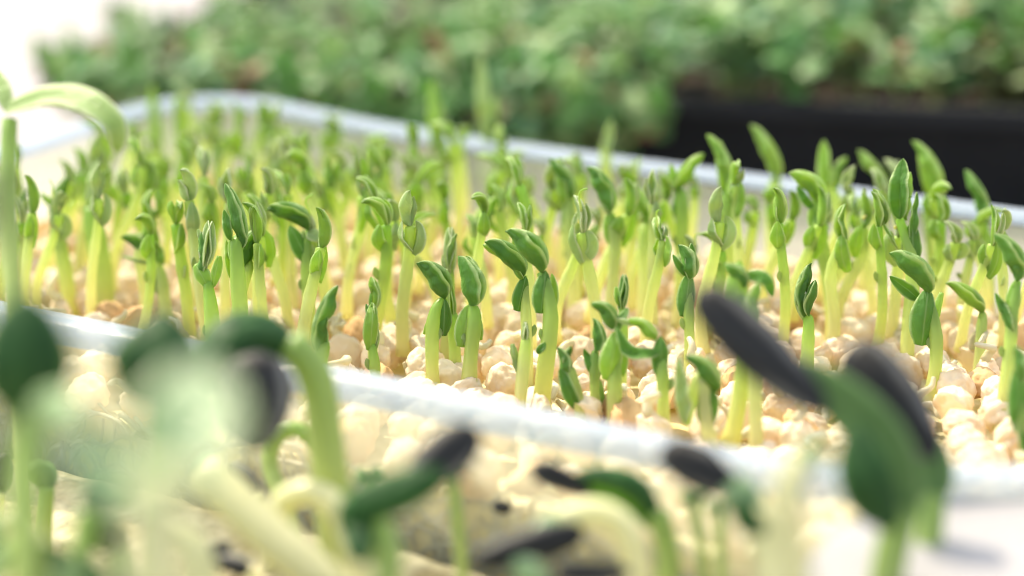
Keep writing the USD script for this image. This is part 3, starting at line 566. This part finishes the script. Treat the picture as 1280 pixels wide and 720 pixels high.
for trial in range(14000):
    x = nrng.uniform(X0 + .012, X1 - .010); y = nrng.uniform(Y0 + .014, Y1 - .009)
    w = to_world(x, y, ZB + .0008); d = np.dot(w - CAM, FW); px = 640 + F * w[0] / d
    if not -80 < px < 1360: continue
    if d < .309 and px > 400: continue
    if d < (.36 if px < 480 else .335) and nrng.random() < (.8 if px < 480 else .35): continue
    if d < .318 and px < 400 and y < Y0 + .022: continue
    if px > 1000 and d < .325 and nrng.random() < .3: continue
    if y > Y1 - .040 and nrng.random() < (y - Y1 + .040) / .032: continue
    if any(np.hypot(*(w[:2] - q)) < (.0046 if i < len(hero_bases) else .0060) for i, q in enumerate(placed)): continue
    kk = int(nrng.integers(0, 16)); sc = nrng.uniform(.85, 1.1)
    room = onz_height(px, np.interp(px, [0, 110, 240, 340, 560, 800, 1280], [205, 168, 138, 146, 172, 196, 245]) + (nrng.uniform(-32, 20) if nrng.random() < .3 else nrng.uniform(0, 95)), d) - ZB      # these shoots stay about as low as the rim behind them
    zs = min(room / pea_top[kk], nrng.uniform(1.0, 1.22))
    if zs < .7: continue
    placed.append(w[:2]); count += 1
    copy(pea_protos[kk], 'pea_shoot', 'slender pea shoot in the crowded soft focus stand at the back of the clear container', 'pea shoot', w,
         (nrng.normal(0, 5), nrng.normal(0, 5), nrng.normal(0, 45)), (sc, sc, zs), 'crowd of pea shoots at the back')
    if count >= 165: break
print('crowd', count)

# ------------------------------------------------------------------ low tray with sunflower sprouts in front
ZS = 0.005
SX0, SX1, SY0, SY1 = -0.16, 0.10, -0.215, Y0 - 0.0006
tr = thing('sprout_tray', 'shallow clear tray under the sunflower sprouts in front of the clear container', 'tray', (CC[0], CC[1], 0), (0, 0, ROT))
sp, sn = round_rect(SX0, SX1, SY0, SY1, 0.01, step=.01)
obj('rim', sweep(thick([(0.002, .0075), (0.0008, .0083), (-.0006, .0075)], .0008), sp, sn), 'clear_plastic', tr, smooth=50)
obj('wall', sweep(thick([(-.0004, .0068), (-.002, .0015)], .001), sp, sn), 'clear_plastic', tr, smooth=50)
obj('base', plate(sp - sn * .0035, .0005, .0013), 'clear_plastic', tr, smooth=False)
gx, gy = np.meshgrid(np.linspace(SX0 + .003, SX1 - .003, 150), np.linspace(SY0 + .003, SY1 - .003, 90), indexing='ij')
gz = .0034 + .0065 * np.clip((gy - SY1 + .022) / .016, 0, 1) + .0030 * meshkit.fbm(np.stack([gx * 170, gy * 170, gx * 0], -1), 4, 2)
gv = np.stack([gx, gy, gz], -1).reshape(-1, 3); idx = np.arange(len(gv)).reshape(gx.shape)
A, B, C2, D = idx[:-1, :-1].ravel(), idx[1:, :-1].ravel(), idx[1:, 1:].ravel(), idx[:-1, 1:].ravel()
bd = thing('sprout_bed', 'beige fibrous growing bed in the shallow clear tray', 'growing bed', (CC[0], CC[1], 0), (0, 0, ROT))
obj('bed', trimesh.Trimesh(gv, np.vstack([np.stack([A, B, C2], 1), np.stack([A, C2, D], 1)]), process=False), 'sprout_bed', bd)

def hull_mesh(length, width, seed=0):
    """Sunflower seed coat along +x from the blunt end to the pointed end."""
    nu, nv = 18, 16
    u = np.linspace(0, 1, nu); a = np.linspace(0, 2 * np.pi, nv, endpoint=False)
    w = np.sin(np.pi * np.clip(u, 0, 1) ** .8) ** .48; w[0] = w[-1] = .02
    V = np.stack([np.repeat((u - .5) * length, nv), (w[:, None] * np.cos(a) * width / 2).ravel(), (w[:, None] * np.sin(a) * width * .33).ravel()], 1)
    V += (meshkit.fbm(V * 500 + seed, 2, seed)[:, None] - .5) * .0004
    f = []
    for i in range(nu - 1):
        for j in range(nv):
            k = (j + 1) % nv; f += [[i * nv + j, i * nv + k, (i + 1) * nv + k], [i * nv + j, (i + 1) * nv + k, (i + 1) * nv + j]]
    f += [[0, j + 1, j] for j in range(1, nv - 1)] + [[(nu - 1) * nv, (nu - 1) * nv + j, (nu - 1) * nv + j + 1] for j in range(1, nv - 1)]
    m = trimesh.Trimesh(V, np.array(f), process=False); m.fix_normals(); return m

def orient(m, a, b, face):
    x = unit(b - a); y = unit(np.cross(face, x)); z = np.cross(x, y)
    T = np.eye(4); T[:3, 0], T[:3, 1], T[:3, 2], T[:3, 3] = x, y, z, (a + b) / 2
    m.apply_transform(T); return m

def add_hull(t, base, a, b, w, seed=0):
    """The seed coat as a child whose own frame lies along the coat, so that its stripes follow it."""
    x = unit(b - a); fc = unit(CAM - (a + b) / 2); y = unit(np.cross(fc, x)); z = np.cross(x, y)
    c = (a + b) / 2 - base
    M = hull_mesh(np.linalg.norm(b - a), w, seed)
    pr = obj('seed_hull', M, 'hull', t)
    UsdGeom.Xformable(pr).AddTransformOp().Set(Gf.Matrix4d(*x, 0, *y, 0, *z, 0, *c, 1))

def sprout(label, stem, r, leaves=(), hulls=(), sm='sunflower_stem'):
    """stem: (x, y, d) picture points from low to high, r in pixels at the first point; leaves: (path of (x,y,d), width px, opts); hulls: (x0,y0,d0,x1,y1,d1,width px), blunt end first."""
    st = [P(*q) for q in stem]
    lo = st[0]
    if lo[2] > ZS + .002:
        dirn = unit(st[0] - st[1]); dirn = unit(dirn * [.5, .5, 1]); dirn[2] = min(dirn[2], -.75)
        st = [lo + dirn * (lo[2] - ZS + .001) / -dirn[2]] + st
    base = st[0].copy()
    t = thing('sunflower_sprout', label, 'sprout', base)
    pts = spline(st, 26) - base
    rr = r * stem[0][2] / F
    m, uv = frame_tube(pts, rr * np.linspace(1.02, .85, 26), 14); obj('stem', m, sm, t, uv=uv)
    for k, (pp, w, o) in enumerate(leaves):
        q = [P(*z) - base for z in pp]; dd = pp[0][2]
        fc = unit(unit(CAM - P(*pp[1])) + np.array(o.get('face', (0, 0, 0))))
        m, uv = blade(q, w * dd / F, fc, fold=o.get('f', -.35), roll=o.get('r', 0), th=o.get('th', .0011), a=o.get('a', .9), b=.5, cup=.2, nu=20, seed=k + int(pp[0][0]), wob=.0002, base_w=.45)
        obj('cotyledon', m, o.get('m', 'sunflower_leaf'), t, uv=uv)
    for h in hulls: add_hull(t, base, P(*h[:3]), P(*h[3:6]), h[6] * h[2] / F, int(h[0]))
    return t

LT = 'sunflower_leaf_light'
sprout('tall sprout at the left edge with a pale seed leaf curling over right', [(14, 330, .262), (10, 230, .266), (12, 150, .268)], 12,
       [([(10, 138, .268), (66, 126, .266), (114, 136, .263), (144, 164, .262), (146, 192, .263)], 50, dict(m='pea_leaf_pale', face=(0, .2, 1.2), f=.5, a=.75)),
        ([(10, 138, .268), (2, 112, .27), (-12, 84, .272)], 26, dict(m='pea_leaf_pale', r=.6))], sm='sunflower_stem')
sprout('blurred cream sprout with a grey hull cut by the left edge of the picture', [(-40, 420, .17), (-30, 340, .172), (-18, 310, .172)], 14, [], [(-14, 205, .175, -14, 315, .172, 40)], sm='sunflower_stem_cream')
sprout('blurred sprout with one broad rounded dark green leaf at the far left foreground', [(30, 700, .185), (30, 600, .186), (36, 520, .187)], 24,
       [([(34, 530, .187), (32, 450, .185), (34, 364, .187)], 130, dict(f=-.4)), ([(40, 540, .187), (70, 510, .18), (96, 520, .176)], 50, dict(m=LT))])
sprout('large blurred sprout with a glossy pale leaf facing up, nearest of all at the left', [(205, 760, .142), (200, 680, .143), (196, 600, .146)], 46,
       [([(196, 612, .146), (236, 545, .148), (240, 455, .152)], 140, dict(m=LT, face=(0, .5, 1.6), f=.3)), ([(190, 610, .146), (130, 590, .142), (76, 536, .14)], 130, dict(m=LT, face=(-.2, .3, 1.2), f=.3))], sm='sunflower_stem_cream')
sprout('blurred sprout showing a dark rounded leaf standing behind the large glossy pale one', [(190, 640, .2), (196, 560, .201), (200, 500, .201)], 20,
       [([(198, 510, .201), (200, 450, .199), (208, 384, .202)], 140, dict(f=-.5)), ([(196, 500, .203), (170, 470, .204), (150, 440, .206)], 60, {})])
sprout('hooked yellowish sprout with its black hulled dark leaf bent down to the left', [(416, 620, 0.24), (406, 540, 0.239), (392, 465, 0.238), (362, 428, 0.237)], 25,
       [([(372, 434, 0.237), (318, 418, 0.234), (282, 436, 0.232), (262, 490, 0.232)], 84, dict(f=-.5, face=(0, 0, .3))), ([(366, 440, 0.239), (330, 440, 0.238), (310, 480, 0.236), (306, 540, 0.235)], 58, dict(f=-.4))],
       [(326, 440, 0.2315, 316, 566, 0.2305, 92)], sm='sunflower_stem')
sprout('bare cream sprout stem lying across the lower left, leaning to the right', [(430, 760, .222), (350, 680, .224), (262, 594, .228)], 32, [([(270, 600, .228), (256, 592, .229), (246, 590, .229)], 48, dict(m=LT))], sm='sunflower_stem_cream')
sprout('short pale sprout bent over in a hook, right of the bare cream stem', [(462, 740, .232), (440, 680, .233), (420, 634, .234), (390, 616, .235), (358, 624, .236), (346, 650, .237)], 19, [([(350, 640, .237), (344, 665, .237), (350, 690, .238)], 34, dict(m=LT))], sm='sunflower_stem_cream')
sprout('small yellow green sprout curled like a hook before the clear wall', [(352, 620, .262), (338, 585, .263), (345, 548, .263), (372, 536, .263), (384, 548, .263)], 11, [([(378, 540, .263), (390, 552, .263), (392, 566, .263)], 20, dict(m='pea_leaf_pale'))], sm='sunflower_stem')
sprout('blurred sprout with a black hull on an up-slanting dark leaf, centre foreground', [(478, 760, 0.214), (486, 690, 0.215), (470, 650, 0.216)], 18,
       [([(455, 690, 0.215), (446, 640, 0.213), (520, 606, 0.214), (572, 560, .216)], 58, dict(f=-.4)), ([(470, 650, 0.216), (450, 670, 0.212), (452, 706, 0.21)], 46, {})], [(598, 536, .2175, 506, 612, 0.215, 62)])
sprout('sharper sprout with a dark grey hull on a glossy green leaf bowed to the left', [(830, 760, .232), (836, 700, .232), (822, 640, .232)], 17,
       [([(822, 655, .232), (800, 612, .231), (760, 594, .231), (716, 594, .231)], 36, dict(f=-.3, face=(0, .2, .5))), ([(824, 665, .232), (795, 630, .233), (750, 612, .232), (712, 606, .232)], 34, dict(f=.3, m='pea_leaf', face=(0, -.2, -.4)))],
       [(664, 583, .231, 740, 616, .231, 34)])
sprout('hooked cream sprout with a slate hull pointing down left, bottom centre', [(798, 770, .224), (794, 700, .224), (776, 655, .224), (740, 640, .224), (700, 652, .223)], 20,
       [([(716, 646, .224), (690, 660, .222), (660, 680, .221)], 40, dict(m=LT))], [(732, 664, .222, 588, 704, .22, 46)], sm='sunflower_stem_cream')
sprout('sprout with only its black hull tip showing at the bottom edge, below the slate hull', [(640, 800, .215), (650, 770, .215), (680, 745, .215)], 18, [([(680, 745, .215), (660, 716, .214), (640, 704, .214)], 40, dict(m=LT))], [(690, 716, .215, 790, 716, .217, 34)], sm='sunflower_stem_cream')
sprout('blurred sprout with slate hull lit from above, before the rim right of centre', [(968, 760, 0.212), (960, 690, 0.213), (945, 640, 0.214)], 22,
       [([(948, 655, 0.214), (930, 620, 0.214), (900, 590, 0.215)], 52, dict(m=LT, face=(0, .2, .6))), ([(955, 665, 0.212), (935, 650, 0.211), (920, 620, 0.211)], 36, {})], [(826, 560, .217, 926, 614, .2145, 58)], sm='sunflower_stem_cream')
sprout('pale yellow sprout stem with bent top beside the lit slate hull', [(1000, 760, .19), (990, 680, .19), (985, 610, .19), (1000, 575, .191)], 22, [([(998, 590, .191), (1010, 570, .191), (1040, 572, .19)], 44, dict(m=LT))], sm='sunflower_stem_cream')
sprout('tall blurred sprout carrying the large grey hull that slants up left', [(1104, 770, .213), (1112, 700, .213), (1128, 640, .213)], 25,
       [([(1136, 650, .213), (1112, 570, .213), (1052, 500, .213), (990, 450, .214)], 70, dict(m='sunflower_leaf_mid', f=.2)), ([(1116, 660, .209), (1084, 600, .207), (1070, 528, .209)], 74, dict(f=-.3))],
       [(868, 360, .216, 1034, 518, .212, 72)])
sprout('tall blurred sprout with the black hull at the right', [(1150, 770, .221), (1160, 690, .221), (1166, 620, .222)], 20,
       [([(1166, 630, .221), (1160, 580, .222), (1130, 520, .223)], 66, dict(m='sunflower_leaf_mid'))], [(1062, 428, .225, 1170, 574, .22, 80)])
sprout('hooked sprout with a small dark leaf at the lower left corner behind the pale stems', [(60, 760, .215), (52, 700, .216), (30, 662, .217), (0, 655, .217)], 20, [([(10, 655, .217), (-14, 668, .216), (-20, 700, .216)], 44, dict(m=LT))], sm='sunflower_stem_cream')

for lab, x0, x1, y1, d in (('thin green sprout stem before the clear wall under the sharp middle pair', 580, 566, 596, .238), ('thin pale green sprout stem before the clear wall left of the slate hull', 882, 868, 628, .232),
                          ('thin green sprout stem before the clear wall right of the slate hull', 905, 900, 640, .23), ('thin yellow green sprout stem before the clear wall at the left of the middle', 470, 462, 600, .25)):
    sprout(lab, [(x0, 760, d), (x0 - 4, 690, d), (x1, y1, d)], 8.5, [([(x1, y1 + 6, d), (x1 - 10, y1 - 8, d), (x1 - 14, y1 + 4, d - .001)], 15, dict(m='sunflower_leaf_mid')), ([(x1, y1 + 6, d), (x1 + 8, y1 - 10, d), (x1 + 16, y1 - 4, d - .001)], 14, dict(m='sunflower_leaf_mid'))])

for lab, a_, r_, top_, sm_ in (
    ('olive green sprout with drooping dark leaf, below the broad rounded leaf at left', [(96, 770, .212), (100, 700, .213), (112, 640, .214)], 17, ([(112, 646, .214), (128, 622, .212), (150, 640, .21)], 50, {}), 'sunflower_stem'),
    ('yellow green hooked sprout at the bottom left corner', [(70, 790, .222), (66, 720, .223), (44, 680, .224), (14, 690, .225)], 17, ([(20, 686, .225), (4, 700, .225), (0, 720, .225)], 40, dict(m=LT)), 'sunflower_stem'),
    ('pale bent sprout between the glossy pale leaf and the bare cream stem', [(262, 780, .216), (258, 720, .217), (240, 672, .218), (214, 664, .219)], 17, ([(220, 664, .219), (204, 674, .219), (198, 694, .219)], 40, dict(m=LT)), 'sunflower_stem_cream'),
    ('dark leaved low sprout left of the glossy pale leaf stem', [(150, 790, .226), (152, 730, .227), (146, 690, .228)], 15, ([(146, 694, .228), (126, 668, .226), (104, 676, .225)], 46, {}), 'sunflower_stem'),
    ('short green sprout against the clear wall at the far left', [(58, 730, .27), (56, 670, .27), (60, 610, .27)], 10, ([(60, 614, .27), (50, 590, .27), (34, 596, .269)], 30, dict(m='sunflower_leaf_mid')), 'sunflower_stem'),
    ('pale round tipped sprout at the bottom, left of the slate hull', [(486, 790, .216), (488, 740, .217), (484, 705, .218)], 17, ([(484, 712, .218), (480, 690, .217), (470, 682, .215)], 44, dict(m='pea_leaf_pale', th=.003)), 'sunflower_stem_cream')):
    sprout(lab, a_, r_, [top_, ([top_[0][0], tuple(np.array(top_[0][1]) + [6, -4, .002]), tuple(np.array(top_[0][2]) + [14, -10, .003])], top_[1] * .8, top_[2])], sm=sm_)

# copies: smaller sprouts low among the others
def sprout_proto(k):
    r = random.Random(50 + k); p = stage.CreateClassPrim(f'/sprout_kind_{k:03d}'); p.SetTypeName('Xform')
    h = r.uniform(.018, .03)
    if k % 2:
        pts = [(0, 0, 0), (.001, 0, h * .5), (.0016, 0, h * .85), (.004, .0005, h), (.007, .001, h * .9)]; tip = np.array([.009, .001, h * .72]); a = np.array(pts[-1])
    else:
        pts = [(0, 0, 0), (r.uniform(-.002, .002), 0, h * .5), (r.uniform(-.004, .004), 0, h)]; a = np.array(pts[-1]); tip = a + [r.uniform(-.006, .006), 0, .009]
    m, uv = frame_tube(spline(pts, 16), .00135 * np.linspace(1.05, .9, 16), 10); obj('stem', m, 'sunflower_stem_cream' if k % 2 else 'sunflower_stem', p, uv=uv)
    m, uv = blade([a, (a + tip) / 2 + [0, -.0006, .0004], tip], .0056, unit([0, -1, .6]), fold=-.4, th=.001, nu=12, a=.9, b=.5, seed=k, base_w=.4); obj('cotyledon', m, LT if k % 3 else 'sunflower_leaf', p, uv=uv)
    m, uv = blade([a, (a + tip) / 2 + [.001, .0012, 0], tip + [.0015, .002, -.001]], .0056, unit([0, 1, .6]), fold=-.4, th=.001, nu=12, a=.9, b=.5, seed=k + 3, base_w=.4); obj('cotyledon', m, 'sunflower_leaf', p, uv=uv)
    if k in (1, 4): 
        m = orient(hull_mesh(.011, .0048, k), a + (tip - a) * .15, tip + (tip - a) * .25, np.array([0, -1, .4])); obj('seed_hull', m, 'hull', p)
    return p
sprout_protos = [sprout_proto(k) for k in range(6)]
n = 0; sp_pl = []
for trial in range(3000):
    px = nrng.uniform(-40, 1060) if n % 5 == 0 else nrng.uniform(-40, 400); d = nrng.uniform(.185, .268)
    w = P(px, bed_y(d, ZS), d); w[2] = ZS - .001
    lx, ly = to_loc(w)
    if not (SX0 + .006 < lx < SX1 - .006 and SY0 + .006 < ly < SY1 - .005): continue
    lim = 585 if px < 400 else 690; ytop = 360 + F * ((CAM[2] - ZS - .034) / d - math.sin(PITCH)) / math.cos(PITCH)
    if ytop < lim + 90 * nrng.random(): continue
    if any(np.hypot(*(w[:2] - q)) < .006 for q in sp_pl): continue
    sp_pl.append(w[:2]); n += 1; s = nrng.uniform(.8, 1.15)
    copy(sprout_protos[nrng.integers(0, 6) if d > .225 else (0, 2, 3, 5)[nrng.integers(0, 4)]], 'sunflower_sprout', 'short sunflower sprout low among the taller blurred ones in the foreground', 'sprout', w, (nrng.normal(0, 8), nrng.normal(0, 8), nrng.uniform(0, 360)), s, 'short sunflower sprouts in the foreground')
    if n >= 64: break
print('sprouts', n)
# short hulled sprouts and a fragment near the wall
for k, (px, py, d, ang, lab) in enumerate([(304, 598, .266, 48, 'sharp black striped hull of a short sprout behind the bare cream stem'), (2, 592, .272, 100, 'sharp black hull of a short sprout at the left edge'),
                                           (290, 706, .238, 20, 'black hull of a short sprout at the bottom left between pale stems'), (268, 694, .242, 140, 'hull of a short sprout crossing another at the bottom left')]):
    dx, dy = 26 * math.cos(math.radians(ang)), 26 * math.sin(math.radians(ang))
    sprout(lab, [(px + dx * 1.4 + 6, py + 120, d), (px + dx * 1.5, py + dy + 30, d), (px + dx, py + dy, d)], 9, [], [(px + dx, py + dy, d, px - dx, py - dy, d + .002, 26)], sm='sunflower_stem_cream')
w = P(628, 634, .2545); h = thing('loose_hull', 'tiny dark hull fragment against the clear wall at bottom centre', 'seed hull', w, (25, 15, 70), .35); obj('shell', hull_mesh(.0125, .006, 3), 'hull', h)

# ------------------------------------------------------------------ black tray of leafy microgreens behind
LC = onz(100, 103, .022); RC = onz(1280, 150, .022)
BR = math.degrees(math.atan2(RC[1] - LC[1], RC[0] - LC[0])); cb, sb_ = math.cos(math.radians(BR)), math.sin(math.radians(BR))
bt = thing('black_tray', 'black plastic tray full of leafy microgreens at the back', 'tray', (LC[0], LC[1], 0), (0, 0, BR))
def bw(x, y, z): return np.array([LC[0] + x * cb - y * sb_, LC[1] + x * sb_ + y * cb, z])
TW, TD, TH = .42, .26, .024
bp, bn = round_rect(0, TW, 0, TD, .012, step=.02)
obj('rim', sweep(thick([(.004, TH - .003), (.004, TH), (0, TH)], .0012), bp, bn), 'black_plastic', bt, smooth=50)
obj('wall', sweep(thick([(.0, TH - .001), (-.004, .001)], .0012), bp, bn), 'black_plastic', bt, smooth=50)
obj('base', plate(bp - bn * .005, .0006, .0016), 'black_plastic', bt, smooth=False)
so = thing('potting_soil', 'dark potting soil under the leafy microgreens in the black tray', 'soil', (LC[0], LC[1], 0), (0, 0, BR)); obj('soil_layer', plate(bp - bn * .0036, .002, TH - .005), 'soil', so, smooth=False)

def round_leaf(a, tip, W, face, k, nu=9, nv=7):
    return blade([a, (a + tip) / 2 + face * np.linalg.norm(tip - a) * .12, tip], W, face, fold=-.25, th=.0005, a=.75, b=.5, nu=nu, nv=nv, seed=k, wob=.0008)
def micro_leaves(k, r):
    """Stalk points and (leaf mesh, uv, look) of one leafy seedling."""
    h = r.uniform(.016, .026); lean = np.array([r.uniform(-.005, .005), r.uniform(-.005, .005), h])
    out = []
    n = r.choice([6, 7, 8]); a0 = r.uniform(0, 6.28)
    for q in range(n):
        ang = a0 + q * 2.4; up = .1 + .6 * q / n; L = r.uniform(.0052, .0086)
        a = lean * (1 - .075 * (n - q)); dv = np.array([math.cos(ang), math.sin(ang), up]); tip = a + unit(dv) * L
        face = unit(np.array([-math.cos(ang) * up, -math.sin(ang) * up, 1.0]))
        out.append((*round_leaf(a, tip, L * r.uniform(.7, .9), face, k * 7 + q), r.choice(['micro_leaf', 'micro_leaf', 'micro_leaf', 'micro_leaf_light', 'micro_leaf_teal', 'micro_leaf_light'])))
    return lean, out
micro = []
for k in range(9):
    r = random.Random(300 + k); p = stage.CreateClassPrim(f'/leafy_kind_{k:03d}'); p.SetTypeName('Xform')
    lean, lv = micro_leaves(k, r)
    m, uv = frame_tube(spline([(0, 0, 0), lean * [.3, .3, .5], lean], 8), .0009 * np.linspace(1, .8, 8), 7); obj('stem', m, 'micro_stem', p, uv=uv)
    for q, (m, uv, lk) in enumerate(lv): obj('leaf', m, 'micro_leaf_brown' if (k % 2 and q in (2, 5)) else lk, p, uv=uv)
    micro.append(p)
gl = 0
def put_micro(x, y, z, rx, ry, s, label='leafy dark green seedling in the blurred mass in the black tray'):
    global gl
    copy(micro[nrng.integers(0, 9)], 'leafy_seedling', label, 'seedling', bw(x, y, z), (rx, ry, nrng.uniform(0, 360)), s, 'leafy seedlings in the black tray'); gl += 1
for k in range(96):      # hanging over the near edge, left of the bare black front
    x = nrng.uniform(.004, .120) if k > 5 else nrng.uniform(.118, .130); y = nrng.uniform(-.006, .006)
    put_micro(x, y, TH - .004 + .003 * nrng.random(), 0, 0, 0) if False else None
    w = bw(x, nrng.uniform(.002, .010), TH - .006)
    t = copy(micro[nrng.integers(0, 9)], 'leafy_seedling', 'leafy seedling hanging over the near edge of the black tray', 'seedling', w,
             (nrng.uniform(25, 118), 0, BR + nrng.uniform(-35, 35)), nrng.uniform(.7, .95), 'leafy seedlings hanging over the near edge')
for k in range(26):
    x = nrng.uniform(-.004, .012); y = nrng.uniform(.0, .075)
    copy(micro[nrng.integers(0, 9)], 'leafy_seedling', 'leafy seedling leaning out over the left end of the black tray', 'seedling', bw(x, y, TH - .008),
         (nrng.normal(0, 12), nrng.uniform(-95, -50), BR + nrng.normal(0, 12)), nrng.uniform(.6, 1.0), 'leafy seedlings leaning over the left end')
for k in range(225):
    x = nrng.uniform(.0, .30); y = .006 + abs(nrng.normal(0, .05))
    if y > .22: continue
    tall = np.clip((x - .0) / .19, .14, 1.0)
    put_micro(x, y, TH - .006, nrng.normal(0, 14), -25 * (1 - tall) + nrng.normal(0, 14), nrng.uniform(.85, 1.25) * (.5 + .5 * tall))
# the rest of the mass, past what can be told apart
parts = {}
for k in range(420):
    r = random.Random(900 + k); x = r.uniform(.0, .41); y = r.uniform(.015, .25); tall = float(np.clip(x / .19, .14, 1))
    lean, lv = micro_leaves(k, r); s = r.uniform(.85, 1.25) * (.5 + .5 * tall); M = trimesh.transformations.euler_matrix(r.gauss(0, .2), r.gauss(0, .2), r.uniform(0, 6.28)); M[:3, :3] *= s
    M[:3, 3] = bw(x, y, TH - .006)
    for m, uv, lk in lv: m.apply_transform(M); parts.setdefault(lk, []).append((m, uv))
fm = thing('microgreen_mass', 'blurred mass of leafy microgreens filling the rest of the black tray', 'microgreens', kind='stuff')
for lk, ms in parts.items():
    obj('foliage', trimesh.util.concatenate([m for m, _ in ms]), lk, fm, uv=np.vstack([u for _, u in ms]), kind='stuff')
